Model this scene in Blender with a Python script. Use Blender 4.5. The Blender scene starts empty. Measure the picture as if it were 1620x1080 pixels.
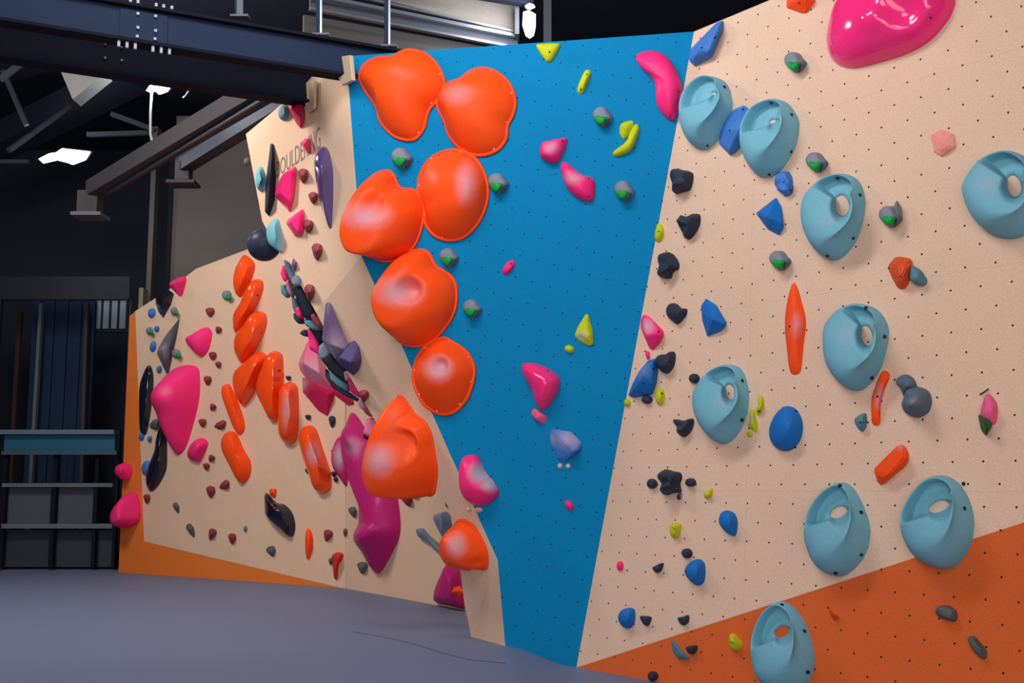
import bpy, bmesh, math, random
import numpy as np
from mathutils import Vector, Matrix
random.seed(7)
sc = bpy.context.scene
COL = sc.collection

# ------------------------------------------------------------------ camera, world, lights, exposure
F = 1750.0; HORIZON = 770.0
PITCH = math.atan((HORIZON-540)/F)
CAM = Vector((0, 0, 1.3))
cd = bpy.data.cameras.new('camera'); cam = bpy.data.objects.new('camera', cd); COL.objects.link(cam)
cd.sensor_width = 36; cd.lens = F/1620*36; cd.clip_end = 200
cam.location = CAM; cam.rotation_euler = (math.pi/2+PITCH, 0, 0)
sc.camera = cam
sc.view_settings.view_transform = 'Standard'; sc.view_settings.look = 'None'
sc.view_settings.gamma = 1; sc.view_settings.use_curve_mapping = False
sc.view_settings.exposure = 0.08
w = bpy.data.worlds.new('world'); sc.world = w; w.use_nodes = True
w.node_tree.nodes['Background'].inputs[0].default_value = (0.20, 0.27, 0.42, 1)
w.node_tree.nodes['Background'].inputs[1].default_value = 0.22

def area_light(name, loc, target, sx, sy, power, col=(1, .97, .93), spread=180):
    l = bpy.data.lights.new(name, 'AREA'); l.shape = 'RECTANGLE'; l.size = sx; l.size_y = sy
    l.energy = power; l.color = col; l.spread = math.radians(spread)
    o = bpy.data.objects.new(name, l); COL.objects.link(o); o.location = loc
    o.rotation_euler = (Vector(target)-Vector(loc)).to_track_quat('-Z', 'Y').to_euler()
    return o
area_light('unseen_light', (-1.3, 5.4, 6.0), (-0.1, 8.2, 3.8), 2.8, 0.7, 122, (.88, .95, 1))
area_light('unseen_light', (-5.2, 9.0, 6.2), (-2.6, 13.0, 1.6), 2.0, 1.2, 230, (1, .96, .9))
area_light('unseen_light', (-2.8, -0.5, 6.0), (0.0, 8.5, 1.8), 3.5, 2.0, 150, (1, .96, .93))
area_light('unseen_light', (-2.5, -4.2, 2.4), (0.3, 8.5, 1.8), 7.0, 3.4, 320, (1, .94, .92))  # added front fill behind the camera, lifts the dark undersides; no real fixture
area_light('unseen_light', (0.8, -3.6, 0.9), (1.6, 8.0, 2.2), 6.0, 1.5, 125, (1, .93, .86))  # added low fill aimed up at the right wall
area_light('unseen_light', (3.2, 0.5, 6.0), (3.0, 5.5, 1.2), 1.6, 1.2, 5, (1, .92, .88))

# ------------------------------------------------------------------ pixel rays and wall planes
cp, sp = math.cos(PITCH), math.sin(PITCH)
def ray(x, y):
    a = (x-810)/F; u = -(y-540)/F
    return Vector((a, cp-sp*u, sp+cp*u)).normalized()
def at(x, y, Y):
    d = ray(x, y); return CAM + d*(Y/d.y)
def at_z(x, y, z):
    d = ray(x, y); return CAM + d*((z-CAM.z)/d.z)
def hit(x, y, P, n):
    d = ray(x, y); return CAM + d*((P-CAM).dot(n)/d.dot(n))
def to_px(P):
    d = P-CAM; fw = Vector((0, cp, sp)); up = Vector((0, -sp, cp))
    z = d.dot(fw)
    return 810+F*d.x/z, 540-F*d.dot(up)/z
class Plane:
    def __init__(s, P, n, u=None):
        s.P = P.copy(); s.n = n.normalized()
        if s.n.dot(CAM-P) < 0: s.n = -s.n
        s.u = Vector((0, 0, 1)).cross(s.n).normalized() if u is None else u.normalized()
        s.v = s.n.cross(s.u).normalized()
    def px(s, x, y, off=0.0):
        return hit(x, y, s.P+s.n*off, s.n)
    def loc(s, P):
        d = P-s.P; return d.dot(s.u), d.dot(s.v)
    def pt(s, a, b, off=0.0):
        return s.P+s.u*a+s.v*b+s.n*off
def hdir(xv):
    d = ray(xv, HORIZON); d.z = 0; return d.normalized()
Q0 = at_z(912, 1055, 0)
uR = -hdir(-630)
nh = Vector((-uR.y, uR.x, 0)); nh = nh if nh.y < 0 else -nh
th = math.radians(4.4)
vR = nh*-math.sin(th)+Vector((0, 0, 1))*math.cos(th)
R = Plane(Q0, uR.cross(vR), uR)
CT = R.px(1098, 50)
bdir = -hdir(-5000)
B = Plane(Q0, (CT-Q0).cross(bdir), bdir)
E1, E2, E3, E4 = B.px(548, 88), B.px(572, 405), B.px(787, 885), B.px(800, 1025)
U = Plane(E1, hdir(-450).cross(E2-E1))
O4 = U.px(500, 494)
L = Plane(E2, (E3-E2).cross(O4-E2))
G0 = at_z(745, 1000, .13)
G1 = L.px(745, 1000)
K = Plane(E4, (E3-E4).cross(G1-E4))
A0, A1, A2p = at_z(188, 905, .13), at_z(545, 930, .13), at_z(735, 965, .13)
A = Plane(A1, (A1-A0).cross(Vector((0, 0, 1))))
D = Plane(A1, (A2p-A1).cross(Vector((0, 0, 1))))
Hn = Vector((-0.97, -0.10, -0.2))           # the hidden overhanging face behind the pale corner panel
WALLS = dict(R=R, B=B, U=U, L=L, K=K, A=A, D=D)

# ------------------------------------------------------------------ materials
def lin(c):
    c = c/255.0
    return c/12.92 if c <= .04045 else ((c+.055)/1.055)**2.4
def rgb(r, g, b): return (lin(r), lin(g), lin(b), 1)
MATS = {}
def mat(name, col, rough=.5, metal=0, grain=.05, gscale=220, bump=0.0, spec=.4, emit=None, estr=0, chalk=False, coat=0):
    if name in MATS: return MATS[name]
    m = bpy.data.materials.new(name); m.use_nodes = True; MATS[name] = m
    nt = m.node_tree; N = nt.nodes; Lk = nt.links; bs = N['Principled BSDF']
    bs.inputs['Roughness'].default_value = rough; bs.inputs['Metallic'].default_value = metal
    bs.inputs['Specular IOR Level'].default_value = spec
    bs.inputs['Coat Weight'].default_value = coat; bs.inputs['Coat Roughness'].default_value = .06
    base = rgb(*col)
    tc = N.new('ShaderNodeTexCoord'); no = N.new('ShaderNodeTexNoise')
    no.inputs['Scale'].default_value = gscale; no.inputs['Detail'].default_value = 3
    Lk.new(tc.outputs['Object'], no.inputs['Vector'])
    mr = N.new('ShaderNodeMapRange'); mr.inputs[1].default_value = .3; mr.inputs[2].default_value = .7
    mr.inputs[3].default_value = 1-grain; mr.inputs[4].default_value = 1+grain
    Lk.new(no.outputs['Fac'], mr.inputs[0])
    vm = N.new('ShaderNodeVectorMath'); vm.operation = 'SCALE'; vm.inputs[0].default_value = base[:3]
    Lk.new(mr.outputs[0], vm.inputs['Scale'])
    out = vm.outputs[0]
    if chalk:
        at_ = N.new('ShaderNodeAttribute'); at_.attribute_name = 'chalk'
        n2 = N.new('ShaderNodeTexNoise'); n2.inputs['Scale'].default_value = 30; n2.inputs['Detail'].default_value = 4
        Lk.new(tc.outputs['Object'], n2.inputs['Vector'])
        m2 = N.new('ShaderNodeMapRange'); m2.inputs[1].default_value = .25; m2.inputs[2].default_value = .75
        m2.inputs[3].default_value = .72; m2.inputs[4].default_value = .98
        Lk.new(n2.outputs['Fac'], m2.inputs[0])
        mu = N.new('ShaderNodeMath'); mu.operation = 'MULTIPLY'; mu.use_clamp = True
        Lk.new(at_.outputs['Fac'], mu.inputs[0]); Lk.new(m2.outputs[0], mu.inputs[1])
        mx = N.new('ShaderNodeMix'); mx.data_type = 'RGBA'
        Lk.new(mu.outputs[0], mx.inputs['Factor']); Lk.new(out, mx.inputs[6]); mx.inputs[7].default_value = rgb(192, 170, 186)
        out = mx.outputs[2]
        ma = N.new('ShaderNodeMath'); ma.operation = 'MULTIPLY_ADD'; ma.inputs[1].default_value = .8-rough; ma.inputs[2].default_value = rough
        Lk.new(mu.outputs[0], ma.inputs[0]); Lk.new(ma.outputs[0], bs.inputs['Roughness'])
    Lk.new(out, bs.inputs['Base Color'])
    if bump:
        bp = N.new('ShaderNodeBump'); bp.inputs['Strength'].default_value = bump; bp.inputs['Distance'].default_value = .004
        Lk.new(no.outputs['Fac'], bp.inputs['Height']); Lk.new(bp.outputs[0], bs.inputs['Normal'])
    if emit:
        bs.inputs['Emission Color'].default_value = rgb(*emit); bs.inputs['Emission Strength'].default_value = estr
    return m
def wall_mat(name, col, lattice=None, dot=.0062, seams=()):
    """painted plywood with a lattice of T-nut holes; UV is in metres on the wall"""
    m = mat(name, col, rough=.75, grain=.13, gscale=170, bump=.12, spec=.12)
    nt = m.node_tree; N = nt.nodes; Lk = nt.links; bs = N['Principled BSDF']
    src = bs.inputs['Base Color'].links[0].from_socket
    uv = N.new('ShaderNodeUVMap'); uv.uv_map = 'wall'
    sx = N.new('ShaderNodeSeparateXYZ'); Lk.new(uv.outputs[0], sx.inputs[0])
    def math_(op, a, b=None, c=None):
        n = N.new('ShaderNodeMath'); n.operation = op
        for i, q in enumerate((a, b, c)):
            if q is None: continue
            if isinstance(q, (int, float)): n.inputs[i].default_value = q
            else: Lk.new(q, n.inputs[i])
        return n.outputs[0]
    # faint large blotches of dust
    nb = N.new('ShaderNodeTexNoise'); nb.inputs['Scale'].default_value = 2.2; nb.inputs['Detail'].default_value = 5
    Lk.new(uv.outputs[0], nb.inputs['Vector'])
    sc_ = math_('MULTIPLY_ADD', nb.outputs['Fac'], .10, .95)
    vs = N.new('ShaderNodeVectorMath'); vs.operation = 'SCALE'; Lk.new(src, vs.inputs[0]); Lk.new(sc_, vs.inputs['Scale'])
    out = vs.outputs[0]
    fac = None
    if lattice:
        (ox, oy), (ax, ay), (bx, by) = lattice
        det = ax*by-ay*bx
        x = math_('SUBTRACT', sx.outputs[0], ox); y = math_('SUBTRACT', sx.outputs[1], oy)
        i = math_('ADD', math_('MULTIPLY', x, by/det), math_('MULTIPLY', y, -bx/det))
        j = math_('ADD', math_('MULTIPLY', x, -ay/det), math_('MULTIPLY', y, ax/det))
        fi = math_('SUBTRACT', i, math_('ROUND', i)); fj = math_('SUBTRACT', j, math_('ROUND', j))
        dx = math_('ADD', math_('MULTIPLY', fi, ax), math_('MULTIPLY', fj, bx))
        dy = math_('ADD', math_('MULTIPLY', fi, ay), math_('MULTIPLY', fj, by))
        d = math_('SQRT', math_('ADD', math_('MULTIPLY', dx, dx), math_('MULTIPLY', dy, dy)))
        fac = math_('LESS_THAN', d, dot)
    for ax_, val in seams:
        s = math_('LESS_THAN', math_('ABSOLUTE', math_('SUBTRACT', sx.outputs[ax_], val)), .0018)
        s = math_('MULTIPLY', s, .13)
        fac = s if fac is None else math_('MAXIMUM', fac, s)
    if fac is not None:
        mx = N.new('ShaderNodeMix'); mx.data_type = 'RGBA'
        Lk.new(fac, mx.inputs['Factor']); Lk.new(out, mx.inputs[6]); mx.inputs[7].default_value = rgb(38, 34, 40)
        out = mx.outputs[2]
    Lk.new(out, bs.inputs['Base Color'])
    return m

BEIGE = (224, 187, 162)
latR = ((2.1465, 3.7254), (.1755, 0), (.0878, .1203))
latB = ((.1006, 4.4647), (.1343, -.0443), (-.0386, -.1622))
m_R = wall_mat('beige_paint_grid', BEIGE, latR, seams=((0, 1.52), (0, 3.95), (1, 1.28), (1, 2.50), (1, 3.72)))
m_Ro = wall_mat('orange_paint_grid', (214, 98, 48), latR, seams=((0, 1.52), (0, 3.95)))
m_B = wall_mat('blue_paint_grid', (0, 125, 177), latB, dot=.0058)
m_P = wall_mat('beige_paint', (224, 188, 160))
m_Po = wall_mat('orange_paint', (228, 120, 52))

# ------------------------------------------------------------------ object helpers
def tag(o, label=None, cat=None, group=None, kind=None):
    if label: o['label'] = label
    if cat: o['category'] = cat
    if group: o['group'] = group
    if kind: o['kind'] = kind
    return o
def mesh_obj(name, verts, faces, mats, parent=None, smooth=False, midx=None, origin=None):
    me = bpy.data.meshes.new(name)
    org = Vector(origin) if origin is not None else Vector((0, 0, 0))
    if parent is not None: org = parent.matrix_world.translation.copy() if origin is None else org
    me.from_pydata([tuple(Vector(v)-org) for v in verts], [], faces)
    for m in (mats if isinstance(mats, (list, tuple)) else [mats]): me.materials.append(m)
    if midx: me.polygons.foreach_set('material_index', midx)
    me.polygons.foreach_set('use_smooth', [smooth]*len(me.polygons))
    me.update()
    o = bpy.data.objects.new(name, me); COL.objects.link(o)
    if parent is not None:
        o.parent = parent; o.matrix_parent_inverse = Matrix.Identity(4)
        o.location = org-parent.location
    else: o.location = org
    return o
def empty(name, loc):
    o = bpy.data.objects.new(name, None); COL.objects.link(o); o.location = loc; o.empty_display_size = .1
    o.matrix_world = Matrix.Translation(loc)
    return o
def fix_normals(o):
    bm = bmesh.new(); bm.from_mesh(o.data); bmesh.ops.recalc_face_normals(bm, faces=bm.faces); bm.to_mesh(o.data); bm.free()
def slab(name, plane, polys, mats, thick=.06, kind='structure', label=None):
    """polys: list of (list of points on the plane, material index); extruded backward as one mesh with wall UV"""
    bm = bmesh.new(); uvl = bm.loops.layers.uv.new('wall')
    for pts, mi in polys:
        vs = [bm.verts.new(p) for p in pts]; f = bm.faces.new(vs); f.material_index = mi
    bmesh.ops.remove_doubles(bm, verts=bm.verts, dist=1e-4)
    ext = bmesh.ops.extrude_face_region(bm, geom=bm.faces[:], use_keep_orig=True)
    for v in [g for g in ext['geom'] if isinstance(g, bmesh.types.BMVert)]: v.co -= plane.n*thick
    bmesh.ops.recalc_face_normals(bm, faces=bm.faces)
    for f in bm.faces:
        for l in f.loops:
            a, b = plane.loc(l.vert.co); l[uvl].uv = (a, b)
    me = bpy.data.meshes.new(name); bm.to_mesh(me); bm.free()
    for m in mats: me.materials.append(m)
    o = bpy.data.objects.new(name, me); COL.objects.link(o)
    if kind: o['kind'] = kind
    return o
def box_pts(c, ax, ay, az):
    c, ax, ay, az = Vector(c), Vector(ax), Vector(ay), Vector(az)
    vs = [c+ax*i+ay*j+az*k for i in (-1, 1) for j in (-1, 1) for k in (-1, 1)]
    fs = [(0, 1, 3, 2), (4, 6, 7, 5), (0, 4, 5, 1), (2, 3, 7, 6), (0, 2, 6, 4), (1, 5, 7, 3)]
    return vs, fs
def boxes(name, lst, m, parent=None, origin=None, bevel=0):
    V, Fc = [], []
    for b in lst:
        v, f = box_pts(*b); k = len(V); V += v; Fc += [tuple(i+k for i in q) for q in f]
    o = mesh_obj(name, V, Fc, m, parent, origin=origin)
    fix_normals(o)
    if bevel:
        md = o.modifiers.new('bevel', 'BEVEL'); md.width = bevel; md.segments = 2
    return o
def bar(P, Q, wd, ht):
    """box from P to Q with width wd (horizontal) and height ht"""
    d = (Q-P); s = d.cross(Vector((0, 0, 1)))
    s = s.normalized() if s.length > 1e-6 else Vector((1, 0, 0))
    t = s.cross(d).normalized()
    return ((P+Q)/2, d/2, s*wd/2, t*ht/2)
def tube(name, pts, r, m, parent=None, seg=10, closed=False, origin=None):
    pts = [Vector(p) for p in pts]; n = len(pts); V = []; Fc = []
    up = Vector((.13, .21, 1)).normalized()
    for i, p in enumerate(pts):
        a = pts[(i-1) % n] if (closed or i > 0) else p; b = pts[(i+1) % n] if (closed or i < n-1) else p
        t = (b-a).normalized(); s = t.cross(up)
        if s.length < .05: s = t.cross(Vector((1, 0, 0)))
        s.normalize(); q = s.cross(t)
        for k in range(seg):
            an = 2*math.pi*k/seg; V.append(p+(s*math.cos(an)+q*math.sin(an))*r)
    for i in range(n if closed else n-1):
        for k in range(seg):
            j = (i+1) % n
            Fc.append((i*seg+k, i*seg+(k+1) % seg, j*seg+(k+1) % seg, j*seg+k))
    if not closed: Fc += [tuple(range(seg))[::-1], tuple((n-1)*seg+k for k in range(seg))]
    return mesh_obj(name, V, Fc, m, parent, smooth=True, origin=origin)

# ------------------------------------------------------------------ the setting
# floor: mat that rises gently towards the left, as the pads step up there
def floor_z(x, y):
    t = min(1, max(0, (Q0.x-x)/(Q0.x-E4.x))); return .13*(t*t*(3-2*t))
xs = [-9, -6, -4, -2.5, -1.5, -.8, -.4]+[E4.x+(Q0.x-E4.x)*i/12 for i in range(13)]+[.9, 1.6, 2.5, 4, 7]
ys = [-4, -1, 1, 2, 3, 4, 5, 6, 7, 8, 9, 10, 11, 12, 14, 16, 18, 21]
V = [(x, y, floor_z(x, y)) for y in ys for x in xs]; nx = len(xs)
Fc = [(j*nx+i, j*nx+i+1, (j+1)*nx+i+1, (j+1)*nx+i) for j in range(len(ys)-1) for i in range(nx-1)]
m_floor = mat('grey_blue_mat_vinyl', (112, 121, 150), rough=.6, grain=.06, gscale=160, bump=.15, spec=.3)
fl = mesh_obj('floor', V, Fc, m_floor, smooth=True); tag(fl, kind='structure')
# dark seam line between two mats
sm = [at_z(x, y, .13)+Vector((0, 0, .0)) for x, y in ((558, 999), (610, 1008), (660, 1020), (700, 1033), (745, 1044), (800, 1049))]
sm = [Vector((p.x, p.y, floor_z(p.x, p.y)-.001)) for p in sm]
o = tube('trim_1', sm, .004, mat('dark_seam', (45, 48, 62), .8), seg=6); tag(o, kind='structure')

# right wall, beige above an orange diagonal
UW = 5.6; VT = R.loc(CT)[1]
def rl(a, b): return R.pt(a, b)
la, lb_ = R.loc(R.px(920, 1053)), R.loc(R.px(1620, 826))
sl = (lb_[1]-la[1])/(lb_[0]-la[0]); u0 = la[0]-(la[1])/sl
slab('wall_right', R, [([rl(u0, 0), rl(UW, sl*(UW-u0)), rl(UW, VT), rl(*R.loc(CT)), rl(0, 0)], 0),
                       ([rl(u0, 0), rl(UW, 0), rl(UW, sl*(UW-u0))], 1)], [m_R, m_Ro])
# blue wall
topB = B.px(548, 89)
slab('wall_center', B, [([Q0-B.v*.02, CT, topB, E2, E3, E4-B.v*.05], 0)], [m_B])
# pale return panels left of the blue wall
Utop = [U.px(553, 86), U.px(520, 92), U.px(480, 136), U.px(389, 212)]
slab('wall_return_upper', U, [([E1, E2, O4, U.px(474, 448), U.px(447, 409), U.px(415, 350), Utop[3], Utop[2], Utop[1]], 0)], [m_P], .05)
K6 = K.px(735, 957); L6 = L.px(735, 957)
slab('wall_return_lower', L, [([E2, E3, L.px(745, 1003), L.px(735, 957), L.px(728, 900), L.px(718, 850), L.px(712, 806), L.px(690, 772), L.px(640, 735), L.px(606, 688), L.px(588, 656), L.px(568, 621), L.px(540, 572), L.px(511, 515), O4], 0)], [m_P], .05)
slab('wall_return_foot', K, [([E3, E4-Vector((0, 0, .05)), G1-Vector((0, 0, .05)), G1], 0)], [m_P], .04)
# hidden face behind the return (turns the corner to the left wall)
back = [U.px(389, 212), U.px(415, 350), U.px(447, 409), O4, L.px(540, 572), L.px(588, 656), L.px(606, 688), L.px(690, 772), L.px(712, 806), L.px(728, 900), L.px(745, 1003)]
V = []; Fc = []
for i, p in enumerate(back):
    V += [p-U.n*.03, p-U.n*.03+Vector((.35, 3.2, 0))]
    if i: Fc.append((2*i-2, 2*i-1, 2*i+1, 2*i))
o = mesh_obj('wall_return_back', V, Fc, m_P); tag(o, kind='structure')
# left wall, two panels meeting in a shallow angle
def ap(x, y): return A.px(x, y)
def dp(x, y): return D.px(x, y)
orA = [ap(188, 915), ap(228, 856), ap(214, 492), ap(206, 500)]
slab('wall_left', A, [([ap(228, 856), ap(546, 931), ap(546, 350), ap(400, 391), ap(310, 425), ap(270, 456), ap(214, 492)], 0),
                      ([ap(187, 915), ap(546, 940), ap(546, 931), ap(228, 856), ap(214, 492), ap(205, 500)], 1)], [m_P, m_Po], .08)
tp = D.loc(A.px(546, 350))[1]
slab('wall_left_bend', D, [([D.px(546, 940), D.px(546, 350), D.pt(D.loc(dp(760, 965))[0]+.6, tp), D.pt(D.loc(dp(760, 965))[0]+.6, -.1)], 0)], [m_P], .08)
# far room shell
m_dark = mat('dark_navy_wall', (34, 38, 54), .8, gscale=60)
m_greyw = mat('grey_brown_wall', (118, 108, 104), .85, gscale=60)
boxes('wall_back', [(Vector((-2, 20, 3.5)), (12, 0, 0), (0, .1, 0), (0, 0, 4))], m_dark)['kind'] = 'structure'
g0, g1 = at(270, 480, 17.5), at(640, 120, 17.5)
boxes('wall_back_grey', [(Vector(((g0.x+g1.x)/2, 17.5, 3.6)), ((g1.x-g0.x)/2, 0, 0), (0, .08, 0), (0, 0, 3.7))], m_greyw)['kind'] = 'structure'
boxes('wall_side_left', [(Vector((-10.5, 8, 3.5)), (.1, 0, 0), (0, 12.5, 0), (0, 0, 4))], m_dark)['kind'] = 'structure'
boxes('wall_side_right', [(Vector((7.8, 8, 3.5)), (.1, 0, 0), (0, 12.5, 0), (0, 0, 4))], m_dark)['kind'] = 'structure'
boxes('ceiling', [(Vector((-1.3, 8, 7.6)), (9.4, 0, 0), (0, 12.5, 0), (0, 0, .08))], mat('dark_ceiling', (26, 31, 48), .85, gscale=40))['kind'] = 'structure'

m_steel = mat('navy_steel', (34, 46, 70), .7, gscale=50, spec=.15)
m_steel_d = mat('dark_steel', (20, 22, 34), .85, gscale=50, spec=.15)
m_grey = mat('grey_steel', (84, 86, 96), .5, gscale=50)
m_galv = mat('galvanised_steel', (150, 152, 158), .35, metal=.6, gscale=80)
m_bolt = mat('bright_bolt', (140, 146, 156), .5, metal=.3)
m_screw = mat('pale_screw', (232, 214, 205), .4)
# ------------------------------------------------------------------ steelwork and background
BD = hdir(4600)                                     # direction of the two beams
BS = Vector((BD.y, -BD.x, 0))                       # towards the camera side
if BS.y > 0: BS = -BS
def ibeam(name, P, t0, t1, h, fw, label, m):
    """P: point under the camera-side edge of the bottom flange"""
    r = empty(name, P+BD*((t0+t1)/2)); tag(r, label, 'steel beam', 'steel beams across the hall')
    c = P-BS*fw/2
    a, b = c+BD*t0, c+BD*t1; z = Vector((0, 0, 1)); mid = (a+b)/2; hd = (b-a)/2
    boxes('flange', [(mid+z*.012, hd, BS*fw/2, z*.012)], m_steel_d, r)
    boxes('flange', [(mid+z*(h-.012), hd, BS*fw/2, z*.012)], m_steel_d, r)
    boxes('web', [(mid+z*h/2, hd, BS*.01, z*(h/2-.02))], m, r)
    return r
P1 = at(541, 118, 8.50)
b1 = ibeam('steel_beam', P1, -6.5, .75, .30, .14, 'navy steel I-beam with a bolted splice, running into the pale corner panel', m_steel)
P2 = at(488, 161, 9.15)
b2 = ibeam('steel_beam', P2, -7.5, .06, .33, .16, 'darker steel I-beam just behind and below the navy one, ending beside the pink volume', m_steel_d)
# splice plate and bolts on the first beam
def on_beam(px, py, P, off=.0):
    d = BS; return hit(px, py, P-BS*(.07-.012)+d*off, d)
bc = on_beam(227, 42, P1, .012)
boxes('splice_plate', [(bc, BD*.17, BS*.006, Vector((0, 0, .11)))], m_steel, b1)
for x, y in ((218, 22), (218, 44), (217, 58), (246, 26), (246, 49), (245, 62)):
    p = on_beam(x, y, P1, .028); boxes('bolt', [(p, BD*.010, BS*.012, (0, 0, .010))], m_bolt, b1)
for x, y in ((188, 66), (201, 67), (214, 70), (242, 73), (255, 77), (268, 79)):
    p = hit(x, y, P1-BS*.03, BS); p.z = P1.z-.02; p = Vector((p.x, p.y, P1.z-.022))
    boxes('bolt', [(p, BD*.010, BS*.010, (0, 0, .026))], m_bolt, b1)
for x in (206, 218, 247, 259, 272):
    p = at_z(x, 5, P1.z+.32); p = hit(x, 10, P1-BS*.03, BS); boxes('bolt', [(Vector((p.x, p.y, P1.z+.315)), BD*.009, BS*.009, (0, 0, .02))], m_bolt, b1)
for x, y in ((166, 71), (166, 93), (192, 76), (192, 97)):
    p = hit(x, y, P2-BS*.06, BS); boxes('bolt', [(p, BD*.008, BS*.03, (0, 0, .008))], m_grey, b2)
# pale wooden collars where the beams enter the panel
m_wood = mat('pale_wood', (206, 178, 146), .6)
def px_prism(name, plane, poly, th, m, label, cat, group=None, off=0.0):
    n = len(poly); V = [plane.px(x, y, off)-plane.n*th for x, y in poly]+[plane.px(x, y, off) for x, y in poly]
    Fc = [tuple(range(n, 2*n)), tuple(range(n))[::-1]]+[(i, (i+1) % n, n+(i+1) % n, n+i) for i in range(n)]
    o = mesh_obj(name, V, Fc, m, origin=sum(V, Vector())/len(V)); fix_normals(o)
    md = o.modifiers.new('bevel', 'BEVEL'); md.width = .006; md.segments = 2
    return tag(o, label, cat, group)
px_prism('beam_collar', U, [(540, 89), (553, 87), (557, 127), (540, 135), (534, 121), (544, 117)], .035, m_wood,
         'pale wooden collar round the navy beam beside the blue wall', 'collar', off=.08)
px_prism('beam_collar', U, [(489, 128), (497, 127), (496, 171), (486, 178), (482, 163), (489, 161)], .03, m_wood,
         'pale wooden collar at the end of the darker beam above the pink volume', 'collar', off=.05)
# threaded hangers above the beam
for (x, y0, y1, Y, lab) in ((380, -30, 27, 8.2, 'galvanised slotted hanger standing on the navy beam, leftmost of the three'),
                            (508, -40, 56, 8.7, 'thin steel hanger rod above the navy beam, middle of the three'),
                            (616, -40, 74, 9.0, 'steel hanger post above the top edge of the blue wall, rightmost of the three')):
    a, b = at(x, y1, Y), at(x, y0, Y)
    r = empty('hanger', a); tag(r, lab, 'hanger', 'hangers above the beams')
    boxes('rod', [((a+b)/2, (.007 if x != 380 else .024, 0, 0), (0, .012, 0), (b-a)/2)], m_galv if x != 380 else m_grey, r)
    boxes('post', [((a+b)/2+Vector((-.028, .03, 0)), (.018, 0, 0), (0, .015, 0), (b-a)/2)], m_steel, r)
    boxes('foot_plate', [(a, (.07, 0, 0), (0, .04, 0), (0, 0, .008))], m_grey, r)
# roof girder behind the top of the blue wall
def bb(name, A_, YA, B_, YB, wd, ht, m, parent):
    return boxes(name, [bar(at(*A_, YA), at(*B_, YB), wd, ht)], m, parent)
g = empty('roof_girder', at(720, 50, 11)); tag(g, 'grey roof girder with bright metal rails behind the top edge of the blue wall', 'girder')
m_conc = mat('grey_beige_panel', (138, 128, 118), .8, gscale=30)
m_brown = mat('brown_grey_steel', (84, 78, 76), .6)
bb('web_panel', (470, -60), 10.2, (815, 30), 11.2, .04, .33, m_conc, g)
bb('rail', (490, -8), 10.05, (815, 57), 11.05, .05, .035, m_galv, g)
bb('rail', (490, -22), 10.05, (812, 50), 11.05, .03, .02, m_galv, g)
bb('lower_web', (490, 6), 10.2, (818, 68), 11.15, .04, .10, m_grey, g)
bb('rail', (490, 14), 10.0, (800, 73), 11.0, .05, .022, m_galv, g)
bb('soffit', (480, 40), 10.3, (800, 95), 11.3, .05, .20, m_brown, g)
boxes('end_plate', [(at(818, 38, 11.05), (.022, 0, 0), (0, .1, 0), (0, 0, .15))], m_grey, g)
bb('upper_beam', (560, -40), 10.0, (840, 5), 10.9, .10, .07, m_steel_d, g)
o = boxes('roof_column', [bar(at(866, -40, 12.2), at(866, 90, 12.2), .06, .09)], m_grey); tag(o, 'thin grey column behind the blue wall, right of the bright oval lamp', 'column')
# lamps
def lamp(name, lab, poly_px, Y, drop, strength, tilt=None):
    pts = [at(x, y, Y) for x, y in poly_px]
    c = sum(pts, Vector())/len(pts)
    r = empty(name, c); tag(r, lab, 'lamp', 'lit ceiling lamps')
    n = len(pts); t = Vector((0, .05, .02))
    big = [c+(p-c)*1.06 for p in pts]
    V = [p+t*.2 for p in big]+[p+t*2 for p in big]
    Fc = [tuple(range(n)), tuple(range(n, 2*n))[::-1]]+[(i, (i+1) % n, n+(i+1) % n, n+i) for i in range(n)]
    h = mesh_obj('housing', V, Fc, m_grey, r); fix_normals(h)
    V = [p-t*.4 for p in pts]+[p+t*.3 for p in pts]
    d = mesh_obj('diffuser', V, Fc, mat('lamp_glow', (255, 255, 255), emit=(236, 240, 255), estr=strength), r); fix_normals(d)
    l = bpy.data.lights.new('lamp_light', 'POINT'); l.energy = 40; l.shadow_soft_size = .15; l.color = (.85, .9, 1)
    lo = bpy.data.objects.new('lamp_light', l); COL.objects.link(lo); lo.location = c+Vector((0, -.2, -.12))
    return r
lamp('ceiling_lamp', 'bright white panel lamp with a dangling cable, under the two steel beams', [(232, 143), (238, 135), (247, 128), (275, 126), (273, 134), (264, 145), (253, 149), (246, 144), (238, 146)], 13, .1, 14)
lamp('ceiling_lamp', 'bright white panel lamp lowest at the far left of the dark hall', [(62, 251), (78, 243), (90, 241), (98, 235), (142, 240), (134, 253), (116, 260), (104, 256), (92, 253), (70, 258)], 15, .1, 14)
lamp('ceiling_lamp', 'bright oval upright lamp just above the top edge of the blue wall', [(828, 20), (836, 17), (847, 23), (847, 42), (844, 56), (838, 60), (832, 56), (827, 40)], 10.6, .1, 14)
lamp('ceiling_lamp', 'small bright oval lamp right above the upright oval lamp', [(831, 9), (838, 5), (845, 8), (846, 12), (839, 15), (832, 13)], 10.8, .1, 14)
cb = [at(x, y, 12.8) for x, y in ((240, 145), (239, 160), (238, 178), (238, 196), (238, 212), (240, 221), (244, 228))]
o = tube('hanging_cable', cb, .015, mat('pale_cable', (150, 148, 148), .6), origin=cb[0]); tag(o, 'pale cable dangling from the white lamp under the beams', 'cable')
cb = [at(x, y, 12.8) for x, y in ((301, 134), (298, 145), (293, 152), (289, 155))]
o = tube('hanging_cable', cb, .010, mat('pale_cable', (150, 148, 148), .6), origin=cb[0]); tag(o, 'short grey cable end hanging right of the white lamp', 'cable')
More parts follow.
